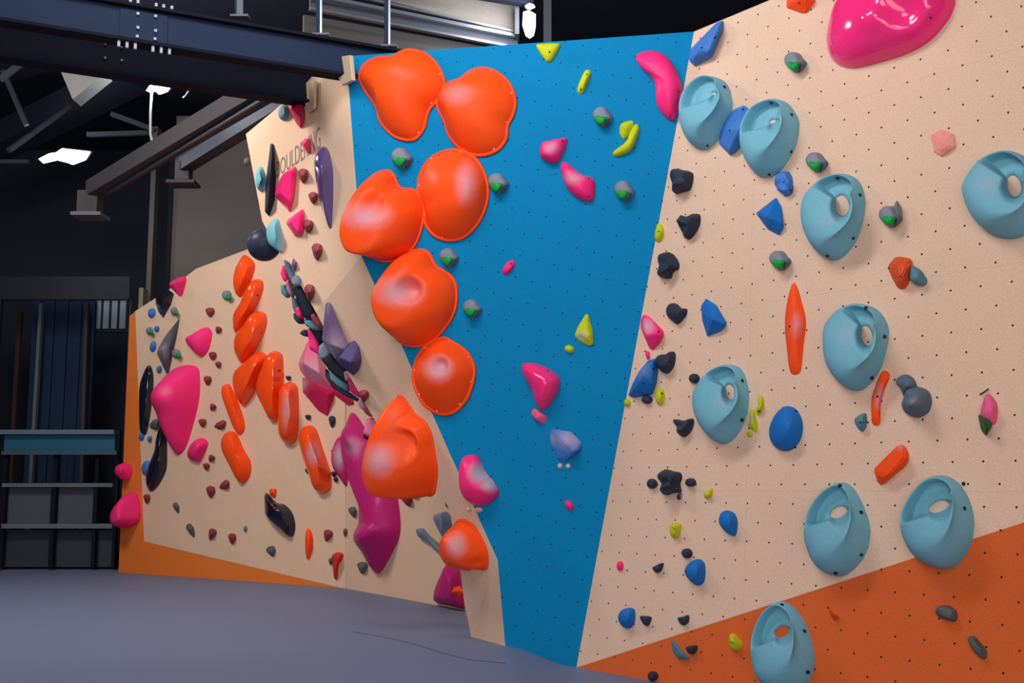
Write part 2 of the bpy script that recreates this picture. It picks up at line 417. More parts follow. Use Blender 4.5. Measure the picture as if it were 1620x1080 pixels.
# sloping ducts with flanged feet
m_duct = mat('grey_duct', (66, 62, 66), .7, spec=.2)
r = empty('duct', at(142, 342, 14)); tag(r, 'larger sloping grey duct with a square flanged foot, left of the grey wall', 'duct', 'sloping ducts under the ceiling')
bb('shaft', (150, 300), 14, (450, 122), 10.6, .24, .20, m_duct, r)
bb('rib', (150, 284), 13.9, (440, 116), 10.5, .03, .03, m_grey, r)
bb('rib', (170, 305), 13.8, (450, 136), 10.5, .03, .03, m_grey, r)
boxes('neck', [(at(143, 322, 14), (.13, 0, 0), (0, .12, 0), (0, 0, .15))], m_duct, r)
boxes('foot_plate', [(at(143, 342, 13.9), (.19, 0, 0), (0, .17, 0), (0, 0, .022))], m_grey, r)
r = empty('duct', at(290, 290, 14)); tag(r, 'smaller sloping dark duct with a round flanged foot in front of the grey wall', 'duct', 'sloping ducts under the ceiling')
bb('shaft', (292, 262), 14, (470, 150), 11.4, .17, .16, mat('dark_duct', (46, 48, 60), .6), r)
boxes('neck', [(at(291, 272, 14), (.09, 0, 0), (0, .09, 0), (0, 0, .12))], m_duct, r)
boxes('foot_plate', [(at(290, 291, 13.9), (.18, 0, 0), (0, .15, 0), (0, 0, .02))], m_duct, r)
# truss work under the dark ceiling
for A_, YA, B_, YB, lab in (((5, 112), 14, (42, 198), 14, 'thin truss bar slanting down at the far left edge'),
        ((14, 238), 14, (110, 168), 15, 'thin truss bar slanting up left of the lowest lamp'), ((0, 126), 13, (34, 100), 13, 'short truss bar at the left edge under the dark beam'),
        ((176, 180), 15, (246, 206), 15, 'truss bar slanting down behind the dangling cable'), ((138, 213), 15.2, (236, 210), 15.2, 'level truss bar left of the dangling cable'),
        ((0, 256), 16, (46, 256), 16, 'level pale bar at the left edge beside the lowest lamp')):
    o = boxes('truss_bar', [bar(at(*A_, YA), at(*B_, YB), .06, .06)], mat('truss_steel', (58, 60, 66), .7, spec=.1), origin=at(*A_, YA)); tag(o, lab, 'truss bar', 'truss bars under the ceiling')
o = boxes('roof_duct', [bar(at(-20, 235, 16.5), at(215, 118, 15.4), .5, .35)], mat('dark_roof_duct', (30, 33, 46), .9, spec=.1)); tag(o, 'wide dark duct crossing the ceiling between the two left lamps', 'duct')
pl = [at(x, y, 12.6) for x, y in ((94, 108), (166, 116), (115, 157))]; pk = at(108, 112, 12.2)
V = pl+[p+Vector((0, .25, 0)) for p in pl]
o = mesh_obj('gusset_plate', V, [(0, 1, 2), (5, 4, 3), (0, 3, 4, 1), (1, 4, 5, 2), (2, 5, 3, 0)], mat('pale_plate', (112, 110, 108), .6), origin=pl[0]); fix_normals(o)
tag(o, 'pale triangular gusset hanging under the dark beam', 'bracket')
# columns before the grey wall
def col_px(x0, x1, y0, y1, Y, m, lab, name='column', dep=.1):
    a, b = at(x0, y1, Y), at(x1, y0, Y)
    o = boxes(name, [(Vector(((a.x+b.x)/2, Y+dep, (a.z+b.z)/2)), ((b.x-a.x)/2, 0, 0), (0, dep, 0), (0, 0, (b.z-a.z)/2))], m, origin=Vector(((a.x+b.x)/2, Y+dep, a.z)))
    return tag(o, lab, 'column')
col_px(219, 242, 200, 905, 17, mat('grey_olive', (104, 100, 94), .8), 'pale grey column at the left end of the grey wall')
col_px(242, 270, 230, 905, 17.2, mat('slate_grey', (84, 86, 100), .8), 'slate grey column between the pale column and the grey wall')
col_px(207, 220, 455, 905, 16.6, mat('cream_post', (150, 142, 118), .8), 'short cream post just behind the left end of the orange edged wall')
# storefront frame, curtain and counter at the far left
m_fr = mat('black_frame', (20, 24, 36), .5)
fy = 16.4
def fbox(x0, x1, y0, y1, Y=fy, d=.04):
    a, b = at(x0, y1, Y), at(x1, y0, Y); return (Vector(((a.x+b.x)/2, Y, (a.z+b.z)/2)), ((b.x-a.x)/2, 0, 0), (0, d, 0), (0, 0, (b.z-a.z)/2))
o = boxes('window_1', [fbox(-60, 207, 438, 474), fbox(190, 207, 474, 903), fbox(-60, 4, 474, 903), fbox(-60, 205, 872, 905)], m_fr); tag(o, kind='structure')
o = boxes('curtain', [fbox(44+i*11, 55+i*11, 476+(i % 2)*2, 893, 17.6+.05*(i % 2)) for i in range(9)], mat('deep_blue_cloth', (12, 36, 66), .8)); tag(o, 'deep blue curtain hanging behind the dark window frame', 'curtain')
o = boxes('curtain_post', [bar(at(66, 480, 17.3), at(42, 890, 17.3), .09, .05)], mat('dull_post', (92, 96, 102), .7)); tag(o, 'pale slanting post at the left side of the blue curtain', 'post')
o = boxes('curtain_post', [bar(at(138, 480, 17.3), at(126, 890, 17.3), .08, .05)], mat('brown_post', (62, 50, 52), .7)); tag(o, 'dark brown post at the right side of the blue curtain', 'post')
o = boxes('side_panel', [fbox(6, 36, 492, 893, 17.7)], mat('red_brown', (58, 36, 34), .8)); tag(o, 'dark red brown panel at the far left inside the window frame', 'panel')
r = empty('window_2', at(175, 530, 17.8)); tag(r, kind='structure')
boxes('pane', [fbox(150+i*13, 161+i*13, 474, 520, 17.8, .02) for i in range(4)], mat('dim_pane', (130, 140, 152), .4, emit=(90, 100, 112), estr=.25), r)
boxes('frame', [fbox(144, 205, 470, 474, 17.75), fbox(144, 205, 520, 526, 17.75), fbox(160, 163, 474, 520, 17.75), fbox(173, 176, 474, 520, 17.75), fbox(186, 189, 474, 520, 17.75)], m_fr, r)
r = empty('counter', at(97, 900, 15.9)); tag(r, 'counter with a teal fascia board on dark posts at the far left of the mat', 'counter')
boxes('fascia', [fbox(8, 184, 688, 713, 15.9)], mat('teal_board', (22, 88, 116), .5), r)
boxes('top_rail', [fbox(4, 184, 680, 687, 15.85, .1)], mat('grey_rail', (92, 112, 124), .5), r)
boxes('bottom_rail', [fbox(4, 186, 713, 719, 15.85)], mat('grey_rail2', (60, 78, 92), .5), r)
for x in (4, 84, 150, 182):
    boxes('post', [fbox(x, x+5, 680, 897, 15.95)], m_steel_d, r)
for (x0, x1) in ((10, 83), (91, 150)):
    boxes('panel', [fbox(x0, x1, 770, 828, 16.1)], mat('grey_panel', (72, 80, 90), .7), r)
boxes('shelf', [fbox(8, 182, 764, 770, 16.0, .1), fbox(8, 182, 828, 835, 16.0, .12)], mat('grey_panel_lit', (96, 102, 110), .7), r)  # brighter copy of the panel grey, its lit tone put into the colour
boxes('kick_board', [fbox(8, 184, 838, 896, 16.15)], mat('dark_kick', (46, 52, 64), .7), r)
# lettering painted on the upper return panel
cu = bpy.data.curves.new('lettering', 'FONT'); cu.body = 'BOULDERING'; cu.size = 1; cu.offset = -.004
to = bpy.data.objects.new('tmp', cu); COL.objects.link(to); bpy.context.view_layer.update()
me = bpy.data.meshes.new_from_object(to.evaluated_get(bpy.context.evaluated_depsgraph_get()))
bpy.data.objects.remove(to)
vx = [v.co.x for v in me.vertices]; vy = [v.co.y for v in me.vertices]; x0, x1, y0, y1 = min(vx), max(vx), min(vy), max(vy)
c00, c10, c01, c11 = [Vector((a, b, 0)) for a, b in ((437, 281), (507, 234), (437, 257), (506, 199))]
wp = []
for v in me.vertices:
    s, t = (v.co.x-x0)/(x1-x0), (v.co.y-y0)/(y1-y0)
    q = (c00*(1-s)+c10*s)*(1-t)+(c01*(1-s)+c11*s)*t
    wp.append(U.px(q.x, q.y, .003))
org = sum(wp, Vector())/len(wp)
for v, p in zip(me.vertices, wp): v.co = p-org
me.materials.clear(); me.materials.append(mat('grey_lettering', (136, 118, 112), .7))
o = bpy.data.objects.new('wall_lettering', me); COL.objects.link(o); o.location = org
tag(o, 'grey word BOULDERING painted on the pale corner panel, partly covered by pink and purple holds', 'lettering')

# ------------------------------------------------------------------ climbing holds
from mathutils import noise as mnoise
COLS = dict(orange=(255, 82, 26), teal=(116, 176, 194), pink=(250, 48, 124), palepink=(236, 96, 140), black=(46, 54, 72), navy=(24, 30, 46),
            slate=(90, 106, 126), maroon=(142, 58, 70), blue=(22, 108, 186), sky=(66, 122, 196), yellow=(196, 200, 30), green=(18, 150, 62),
            ggrey=(128, 132, 146), purple=(88, 72, 120), magenta=(186, 34, 112), red=(204, 52, 40), grey=(92, 94, 98), steelblue=(110, 128, 152),
            fadedpink=(240, 150, 142), rust=(222, 84, 36), mossy=(86, 98, 88), marble=(74, 78, 92), dteal=(88, 132, 146), darkgreen=(44, 100, 52), pinkgrey=(176, 120, 140),
            crimson=(196, 34, 84), violet=(112, 90, 130), beige=(222, 188, 160))
def hmat(col, gloss=0):
    r = {0: .62, 1: .38, 2: .12}[gloss]
    return mat('%s_%s_resin' % (col, ('matt', 'satin', 'glossy')[gloss]), COLS[col], rough=r, grain=.04, gscale=60, bump=.10 if gloss == 0 else .02, spec=(.2, .14, .5)[gloss], chalk=True)
def spline(pts, n, smooth=True):
    P = [np.array(p, float) for p in pts]; m = len(P); out = []
    if smooth:
        dense = []
        for i in range(m):
            a, b, c, d = P[i-1], P[i], P[(i+1) % m], P[(i+2) % m]
            for k in range(12):
                t = k/12; dense.append(.5*((2*b)+(-a+c)*t+(2*a-5*b+4*c-d)*t*t+(-a+3*b-3*c+d)*t**3))
    else:
        dense = P
    q = dense+[dense[0]]; L_ = [0]
    for i in range(len(dense)): L_.append(L_[-1]+np.linalg.norm(q[i+1]-q[i]))
    for k in range(n):
        s = L_[-1]*k/n; i = max(j for j in range(len(L_)-1) if L_[j] <= s)
        t = (s-L_[i])/max(1e-9, L_[i+1]-L_[i]); out.append(tuple(q[i]*(1-t)+q[i+1]*t))
    return out
def ell(cx, cy, rx, ry, rot=0, n=14, egg=0.0):
    out = []; c, s = math.cos(math.radians(rot)), math.sin(math.radians(rot))
    for k in range(n):
        a = 2*math.pi*k/n; x = rx*math.cos(a)*(1-egg*math.sin(a)); y = ry*math.sin(a); out.append((cx+x*c-y*s, cy+x*s+y*c))
    return out
def add_chalk(o, spots, soft=.85):
    me = o.data; at_ = me.attributes.new('chalk', 'FLOAT', 'POINT')
    org = o.location if o.parent is None else o.parent.location+o.location
    vals = []
    for v in me.vertices:
        x, y = to_px(v.co+org); c = 0
        for (cx, cy, rx, ry, s) in spots:
            d = math.hypot((x-cx)/rx, (y-cy)/ry); c = max(c, s*max(0, min(1, (1-d)/soft)))
        vals.append(c)
    at_.data.foreach_set('value', vals)
def dome(name, W, pts, h, m, parent=None, peak=None, a=2.2, b=1.7, n=56, rings=12, smooth=True, amp=0, freq=12, off=0.0, chalk=(), morph=True, tops=None, blunt=0.0):
    o2 = spline(pts, n, smooth)
    base = [W.px(x, y, off-.004) for x, y in o2]
    cen = sum(base, Vector())/n
    rad = sum((p-cen).length for p in base)/n
    if min((p-cen).length for p in base) < .42*max((p-cen).length for p in base): morph = False
    rnd = [cen+(W.u*W.u.dot(q)+W.v*W.v.dot(q))*(rad/max(1e-6, q.length)) for q in (p-cen for p in base)] if morph else base
    cx, cy = (sum(p[0] for p in o2)/n, sum(p[1] for p in o2)/n) if peak is None else peak
    pk = W.px(cx, cy, off+h); pk0 = pk-W.n*h
    V = list(base); Fc = []
    for j in range(1, rings):
        r = math.cos(math.pi/2*j/rings)
        hh = h*(1-r**a)**(1/b)*(1 if not blunt else 1-.12*(1-min(1, (1-r)/.75)))
        rp = r*(1-blunt)+blunt*math.sin(math.pi/2*min(1, r*2.6))
        mk = (1-r)**1.2*.8
        for p, q in zip(base, rnd):
            s_ = p*(1-mk)+q*mk; V.append(pk0+(s_-cen)*rp+(cen-pk0)*r+W.n*hh)
    V.append(pk); top = len(V)-1
    for j in range(rings-1):
        for k in range(n): Fc.append((j*n+k, j*n+(k+1) % n, (j+1)*n+(k+1) % n, (j+1)*n+k))
    for k in range(n): Fc.append(((rings-1)*n+k, (rings-1)*n+(k+1) % n, top))
    if tops:     # extra bumps / dents: (px,py,radius_px,height)
        s_px = None
        for i in range(n, len(V)):
            x, y = to_px(V[i])
            for (bx, by, br, bh) in tops:
                d = math.hypot(x-bx, y-by)/br
                if d < 1: V[i] = V[i]+W.n*bh*(1-d*d)**2
    if amp:
        for i in range(n, len(V)): V[i] = V[i]+W.n*amp*mnoise.noise(V[i]*freq)+W.u*amp*.6*mnoise.noise(V[i]*freq+Vector((5, 3, 1)))
    Fc.append(tuple(range(n))[::-1])
    org = cen if parent is None else None
    o = mesh_obj(name, V, Fc, m, parent, smooth=True, origin=org); fix_normals(o)
    o.data.polygons[-1].use_smooth = False
    add_chalk(o, chalk)
    return o, V, base
def facet(name, W, pts, peaks, m, parent=None, chalk=(), bevel=.006, off=0.0):
    bm = bmesh.new()
    P = [W.px(x, y, off-.004) for x, y in pts]+[W.px(x, y, off+.012) for x, y in pts]+[W.px(x, y, off+h) for x, y, h in peaks]
    cen = sum(P[:len(pts)], Vector())/len(pts)
    for p in P: bm.verts.new(p)
    r = bmesh.ops.convex_hull(bm, input=bm.verts)
    bmesh.ops.delete(bm, geom=[g for g in r['geom_interior'] if isinstance(g, bmesh.types.BMVert)], context='VERTS')
    bmesh.ops.dissolve_limit(bm, angle_limit=.02, verts=bm.verts, edges=bm.edges)
    bmesh.ops.bevel(bm, geom=bm.edges[:], offset=bevel, segments=2, affect='EDGES', clamp_overlap=True)
    bmesh.ops.triangulate(bm, faces=bm.faces)
    if chalk: bmesh.ops.subdivide_edges(bm, edges=[e for e in bm.edges if e.calc_length() > .04], cuts=3, use_grid_fill=True)
    bmesh.ops.recalc_face_normals(bm, faces=bm.faces)
    V = [v.co.copy() for v in bm.verts]
    org = cen if parent is None else parent.location
    me = bpy.data.meshes.new(name)
    for v in bm.verts: v.co -= org
    bm.to_mesh(me); bm.free(); me.materials.append(m)
    o = bpy.data.objects.new(name, me); COL.objects.link(o)
    if parent is None: o.location = org
    else: o.parent = parent
    o.matrix_world = Matrix.Translation(org)
    add_chalk(o, chalk)
    return o, V, P
def nearest(V, W, x, y):
    best = None; bd = 1e9
    for v in V:
        a, b = to_px(v); d = math.hypot(a-x, b-y)-(v-W.P).dot(W.n)*2
        if d < bd: bd = d; best = v
    return best
m_boltd = mat('dark_bolt_hole', (18, 22, 32), .6)
def bolt(parent, W, V, x, y, r=.009, m=None, name='bolt'):
    v = nearest(V, W, x, y); lift = max(.004, (v-W.P).dot(W.n)+.003)
    c = W.px(x, y, lift); n = 10
    P = [c+(W.u*math.cos(2*math.pi*k/n)+W.v*math.sin(2*math.pi*k/n))*r for k in range(n)]
    Q = [p-W.n*.012 for p in P]
    o = mesh_obj(name, P+Q, [tuple(range(n)), tuple(range(n, 2*n))[::-1]]+[(i, (i+1) % n, n+(i+1) % n, n+i) for i in range(n)], m or m_boltd, parent); fix_normals(o)
    return o
GROUPS = {}
def hold(wall, col, pts, h, label, kind='dome', peak=None, gloss=0, chalk=(), bolts=(), group=None, vol=False, **kw):
    W = WALLS[wall]
    if isinstance(pts, tuple) and not isinstance(pts[0], tuple):
        pts = ell(*pts)
    m = hmat(col, gloss); name = 'climbing_volume' if vol else 'climbing_hold'
    cat = 'climbing volume' if vol else 'climbing hold'
    parent = None
    if bolts:
        c = W.px(sum(p[0] for p in pts)/len(pts), sum(p[1] for p in pts)/len(pts))
        parent = empty(name, c); nm = 'body'
    else: nm = name
    if kind == 'facet': o, V, _ = facet(nm, W, pts, peak, m, parent, chalk, **kw)
    else: o, V, _ = dome(nm, W, pts, h, m, parent, peak, chalk=chalk, **kw)
    r = parent or o
    for (x, y) in bolts: bolt(r, W, V, x, y, .007 if wall != 'A' else .012)
    return tag(r, label, cat, group)

# --- teal ring holds
def ring_hold(pts, hole, scoop, label, low=.10, H=.19, bolts=(), pale_spots=()):
    """egg shaped hold with an opening; scoop = (from angle, to angle) in degrees, picture sense, clockwise from right; the ledge is at the first angle"""
    W = R; c = W.px(sum(p[0] for p in pts)/len(pts), sum(p[1] for p in pts)/len(pts))
    rt = empty('climbing_hold', c)
    n, J = 180, 40
    hx, hy, hrx, hry, hrot = hole
    out = spline(pts, 480, True)
    oa = [(math.atan2(y-hy, x-hx), x, y) for x, y in out]
    V = []; Fc = []
    ymin, ymax = min(p[1] for p in pts), max(p[1] for p in pts)
    s0, s1 = [math.radians(q) for q in scoop]
    ch, sh = math.cos(math.radians(hrot)), math.sin(math.radians(hrot))
    rows = []
    for k in range(n):
        an = -math.pi+2*math.pi*k/n
        _, ox, oy = min(oa, key=lambda q: abs((q[0]-an+math.pi) % (2*math.pi)-math.pi))
        ca, sa = math.cos(an), math.sin(an)
        lx, ly = ca*ch+sa*sh, -ca*sh+sa*ch
        rr = 1/math.sqrt((lx/hrx)**2+(ly/hry)**2); ix, iy = hx+ca*rr, hy+sa*rr
        rel = (an-s0) % (2*math.pi); span = (s1-s0) % (2*math.pi)
        e1 = min(1, rel/math.radians(15)) if rel <= span else 0
        e2 = min(1, (span-rel)/math.radians(34)) if rel <= span else 0
        e1 = e1*e1*(3-2*e1); e2 = e2*e2*(3-2*e2)
        sc_ = e1*e2
        row = []
        for j in range(J+1):
            t = j/J; t = t**1.35 if j < J else 1
            x, y = ox+(ix-ox)*t, oy+(iy-oy)*t
            dome_ = (1-(1-min(t/.62, 1))**2.3)**.55
            hole_ = 1-max(0, (t-.72)/.28)**3*.96
            dn = (y-ymin)/(ymax-ymin)
            Hh = H*(.62+.45*math.sin(min(1, dn*1.25)*math.pi/2))
            # rim stays up, scoop drops inside it
            inside = min(1, max(0, (t-.14)/.16)); inside = inside*inside*(3-2*inside)
            k_ = 1-(1-low)*sc_*inside
            hh = Hh*dome_*hole_*k_
            w_ = min(1, t*1.15); w_ = w_*w_*(3-2*w_)
            row.append((W.px(x, y, -.004)+W.n*hh)*(1-w_)+W.px(x, y, hh)*w_)
        rows.append(row)
    for j in range(J+1):
        for k in range(n): V.append(rows[k][j])
    for j in range(J):
        for k in range(n): Fc.append((j*n+k, j*n+(k+1) % n, (j+1)*n+(k+1) % n, (j+1)*n+k))
    # inner wall of the opening down to the panel
    st = len(V)
    for k in range(n): V.append(W.px(*to_px(rows[k][J]), -.004) if False else rows[k][J]-W.n*((rows[k][J]-W.P).dot(W.n)+.004))
    for k in range(n): Fc.append((J*n+k, J*n+(k+1) % n, st+(k+1) % n, st+k))
    o = mesh_obj('body', V, Fc, hmat('teal', 0), rt, smooth=True); fix_normals(o)
    nn = sum((p.normal for p in o.data.polygons), Vector())
    if nn.dot(W.n) < 0:
        bm = bmesh.new(); bm.from_mesh(o.data); bmesh.ops.reverse_faces(bm, faces=bm.faces); bm.to_mesh(o.data); bm.free()
    add_chalk(o, pale_spots, .9)  # pale patches on the bulge, mixed in through the chalk attribute
    for x, y in bolts: bolt(rt, W, V, x, y, .011)
    return tag(rt, label, 'climbing hold', 'teal ring holds on the right wall')
ring_hold([(1124,121),(1149,131),(1159,156),(1158,178),(1141,217),(1119,237),(1099,231),(1087,206),(1084,172),(1090,147),(1105,128)], (1130,148,2.5,2,0), (134, 315), 'egg shaped teal hold with a curved scoop, beside the slanted edge of the blue wall', bolts=((1145,137),(1118,229)))
ring_hold([(1224,158),(1247,164),(1263,186),(1265,206),(1258,236),(1235,272),(1210,282),(1194,269),(1183,242),(1181,214),(1185,194),(1197,172)], (1223,192,5,2.5,-20), (138, 330), 'teal egg hold touching the right side of the faceted blue hold', bolts=((1219,162),(1251,181),(1250,239),(1216,275)))
ring_hold([(1340,276),(1359,286),(1369,311),(1368,343),(1356,380),(1337,405),(1317,412),(1297,399),(1282,370),(1277,337),(1283,311),(1302,288),(1321,278)], (1332,325,11,16,-8), (216, 335), 'teal ring hold with oval hole, left of the small grey hold with a raised fin', bolts=((1324,281),(1359,308),(1348,376),(1308,404)), pale_spots=((1312,345,24,22,.22),))
ring_hold([(1365,481),(1389,490),(1405,513),(1406,540),(1394,584),(1374,611),(1353,618.5),(1332,605),(1317,579),(1311,543),(1313,516),(1329,493),(1347,483)], (1371,531,9,16,-14), (230, 335), 'teal ring hold with narrow slanting hole, directly above the thin orange stick hold', bolts=((1369,487),(1398,532),(1378,597)), pale_spots=((1340,528,24,24,.28),))
ring_hold([(1159,577),(1175.5,586),(1185,615.5),(1184,649),(1170,685),(1148,702.5),(1128,690.5),(1112,663),(1106,632),(1112,610),(1128,589),(1142,580)], (1155,620,7.5,12,-12), (213, 335), 'teal ring hold left of the two yellow crescents, a yellow stain below it', bolts=((1173,602),(1173,664)), pale_spots=((1143,634,22,20,.3),))
ring_hold([(1595,240),(1622,248),(1645,270),(1658,305),(1655,335),(1640,360),(1618,375),(1592,378.5),(1568,370),(1549,351),(1535,321),(1533,300),(1547,270),(1565,251)], (1604,294,11,17,-14), (215, 335), 'large teal ring hold cut off by the right edge of the picture', pale_spots=((1562,290,26,26,.3),), H=.22)
ring_hold([(1333,763),(1352,773),(1370,807),(1378,840),(1370,877),(1350,902),(1328,912),(1303,900),(1288,867),(1286,837),(1293,803),(1310,777)], (1327,810,14,8,-24), (139, 335), 'teal ring hold just above the orange paint, left of its wider twin', bolts=((1328,768),(1361,810),(1361,877),(1321,906)))
ring_hold([(1490,752),(1513,760),(1533,787),(1542,823),(1537,863),(1517,892),(1492,900),(1463,888),(1445,860),(1439,827),(1447,793),(1467,762)], (1486,801,17,8,-22), (139, 335), 'widest lower teal ring hold, overlapping the edge between beige and orange paint', bolts=((1524,765),(1524,804)), H=.21)
ring_hold([(1240,951),(1260,963),(1277,990),(1289,1030),(1287,1063),(1275,1085),(1245,1098),(1217,1083),(1207,1060),(1203,1035),(1203,1007),(1212,974),(1225,957)], (1237,999,12,8,-24), (131, 335), 'teal ring hold on the orange paint at the bottom of the picture', bolts=((1236,957),(1271,998),(1277,1063)))

# --- big orange macros
GO = 'large orange macro holds along the left of the blue wall'
def macro(wall, pts, h, label, peak, tops=None, chalk=(), screws=8, a=2.0, b=1.5, blunt=0.15):
    W = WALLS[wall]; c = W.px(sum(p[0] for p in pts)/len(pts), sum(p[1] for p in pts)/len(pts))
    rt = empty('macro_hold', c)
    o, V, base = dome('body', W, pts, h, hmat('orange', 1), rt, peak, a=a, b=b, n=96, rings=30, blunt=blunt, tops=tops, chalk=chalk)
    tube('rim', [p+W.n*.014 for p in base], .014, hmat('orange', 1), rt, seg=8, closed=True)
    for o_ in list(rt.children): 
        if o_.name.startswith('rim'): add_chalk(o_, ())
    n = len(base)
    for k in range(screws):
        i = int(k*n/screws+3) % n; p = base[i]+(c-base[i]).normalized()*.014+W.n*.030
        V2, F2 = box_pts(p, W.u*.0045, W.v*.0045, W.n*.004); s = mesh_obj('screw', V2, F2, m_screw, rt); fix_normals(s)
    return tag(rt, label, 'macro hold', GO)
macro('B', [(650,80),(675,87),(694,106),(704,132),(697,154),(679,176),(672,202),(660,219),(644,222),(622,214),(603,192),(597,170),(578,142),(570,123),(577,104),(597,93),(622,91),(634,84)], .20, 'three lobed orange macro at the top left corner of the blue wall', (606,124), a=2.0, b=1.5)
macro('B', [(767,109),(789,117),(808,136),(816,161),(812,183),(804,199),(801,221),(786,239),(760,246),(735,239),(713,217),(704,192),(693,167),(696,145),(712,132),(729,126),(745,114)], .20, 'orange macro right of the three lobed one at the top of the cluster', (722,155), None, ((722,150,30,22,.4),), a=2.0, b=1.5)
macro('B', [(719,238),(741,243),(760,261),(772,293),(770,324),(757,353),(735,375),(710,380),(688,372),(674,353),(671,328),(663,306),(666,277),(679,255),(697,243)], .22, 'nearly round orange macro with a greyish chalk mark, third from the top', (722,300), None, ((738,290,22,44,.6),), a=1.8, b=1.5)
macro('B', [(612,271),(623,277),(634,298),(656,302),(669,321),(671,343),(663,375),(652,394),(635,408),(612,413),(592,408),(577,398),(570,370),(568,340),(573,305),(590,280)], .34, 'orange macro whose blunt nose sticks out left past the edge of the blue wall', (554,380), [(588,325,30,-.07)], ((580,342,50,26,.75),), a=2.6, b=1.5, blunt=.34)
macro('B', [(666,396),(679,401),(691,422),(710,433),(721,449),(723,474),(718,497),(704,519),(685,538),(663,547),(641,544),(625,531),(617,512),(613,490),(609,470),(609,446),(627,416),(643,401)], .30, 'orange macro with a deep chalky dent and a nose, fifth from the top', (606,484), [(646,458,26,-.13)], ((632,462,48,30,.85),), a=2.6, b=1.5, blunt=.3)
macro('B', [(702,535),(716,541),(738,556),(749,574),(751,594),(741,627),(724,648),(704,655),(685,649),(668,633),(656,605),(656,583),(664,561),(679,544)], .20, 'egg shaped orange macro with chalky dent in its middle, lowest on the blue wall', (692,588), [(695,578,18,-.07)], ((694,583,30,26,.9),), a=1.6, b=1.3)
macro('L', [(634,626),(648,640),(657,654),(673,667),(682,683),(687,706),(692,739),(690,767),(685,782),(664,776),(645,768),(652,758),(640,722),(630,690),(626,650)], .42, 'tall orange macro with a broad chalky nose on the pale corner panel', (580,768), [(630,706,34,-.16)], ((600,728,32,34,.8),), a=2.4, b=1.7, blunt=.2)
macro('L', [(727,824),(740,824),(754,836),(766,857),(772,877),(771,896),(763,898),(752,892),(744,899),(735,896),(727,885),(720,862),(719,840)], .26, 'smallest orange macro, hooded, lowest on the pale corner panel edge', (704,872), [(752,890,10,-.04)], ((722,862,22,26,.8),), a=2.2, b=1.4, blunt=.25)

# --- other holds on the blue wall
GP = 'pink holds on the blue wall'
hold('B', 'pink', [(1026,81),(1042,83),(1059,94),(1073,117),(1080,142),(1076,167),(1067,190),(1062,192),(1048,181),(1039,164),(1038,142),(1032.5,125),(1014,108),(1006,92),(1012,85)], .13, 'large kidney shaped pink hold at the top right of the blue wall', gloss=1, peak=(1056,130), bolts=((1047,91),(1073,144),(1060,182)), a=2.6, b=2.2, group=GP)
hold('B', 'pink', [(895,218),(898,224),(892,242),(880,258),(864,256),(856,249),(855,236),(860,225),(870,223)], .11, 'pink chalky hold upper of the pair in the middle of the blue wall', gloss=1, peak=(866,240), chalk=((872,234,17,14,.7),), bolts=((889,222),), group=GP)
hold('B', 'pink', [(894,256),(906,264),(920,275),(939,283),(942,294),(939,317),(923,318),(906,308),(894,292),(887.5,269),(888,260)], .11, 'pink shoe shaped hold lower of the pair in the middle of the blue wall', gloss=1, peak=(907,285), chalk=((906,281,22,15,.7),), bolts=((931,282),(931,310)), group=GP)
hold('B', 'pink', (805,423,7,14,38), .04, 'small pink pill hold right of the orange macros', bolts=((808,417),), group=GP)
hold('B', 'pink', [(827,575),(844,574),(863,580),(880,591),(887,602),(884,619),(872,638),(859,649),(848,638),(841,616),(831,599),(826,585.5)], .15, 'glossy pink fin shaped hold in the lower middle of the blue wall', gloss=2, peak=(862,606), bolts=((866,586),), a=1.8, group=GP)
hold('B', 'palepink', [(843,646),(850,648),(862,655),(866,662),(862,670),(855,668),(846,661),(840,655)], .05, 'small pink lump pair right under the glossy fin shaped hold', amp=.02, group=GP)
hold('B', 'pink', [(732,725),(745.5,719),(757,722),(768,744),(784,764),(790,778),(784,789),(768,799),(751,798),(737,789),(729,772),(727.5,750)], .17, 'pink bowl shaped hold filled with chalk beside the lower edge of the blue wall', gloss=1, peak=(748,762), tops=[(762,752,24,-.06)], chalk=((762,748,27,22,1.6), (775,765,20,18,1.4)), group=GP)
hold('B', 'pink', (901,799,6,9,-35), .035, 'tiny pink hold low on the blue wall below the chalky blue hold', group=GP)
GY = 'yellow holds on the blue wall'
o = hold('B', 'yellow', [(849,74),(856,70),(884,69.5),(886,75),(875.5,94),(869,99),(863,96)], .05, 'yellow triangular hold with a round hole, at the very top of the blue wall', bolts=((869,82),), group=GY, b=2.5)
hold('B', 'yellow', [(929,110.5),(934.5,112.5),(934,122),(924,146),(917,149),(913,144),(916,133),(924,115)], .05, 'slim yellow stick hold near the top of the blue wall', bolts=((928,118),(919,141)), group=GY)
hold('B', 'yellow', [(980,201),(984,194),(1000.5,190),(1003,196),(995,214),(987,221),(981,214)], .06, 'upper stubby piece of the two yellow holds under the kidney shaped pink hold', kind='facet', peak=[(990,200,.06), (989,209,.055)], group=GY)
hold('B', 'yellow', [(1005,197),(1012,201),(1009,217),(998,239),(975.5,248),(970,242),(990,226),(997,210)], .06, 'longer bent yellow hold below its stubby partner', peak=(996,226), b=2.4, bolts=((986,228),), group=GY)
hold('B', 'yellow', [(927,496),(931,498),(938,524),(939,544),(933,547),(919,541),(909,531),(913,519)], .05, 'yellow triangular wedge with chalk at its foot, centre of the blue wall', kind='facet', peak=[(928,505,.045), (932,534,.06), (918,527,.055)], chalk=((921,531,11,9,.9),), group=GY)
hold('B', 'yellow', (901,552,8,6,20), .035, 'tiny yellow hold left below the yellow wedge', group=GY)
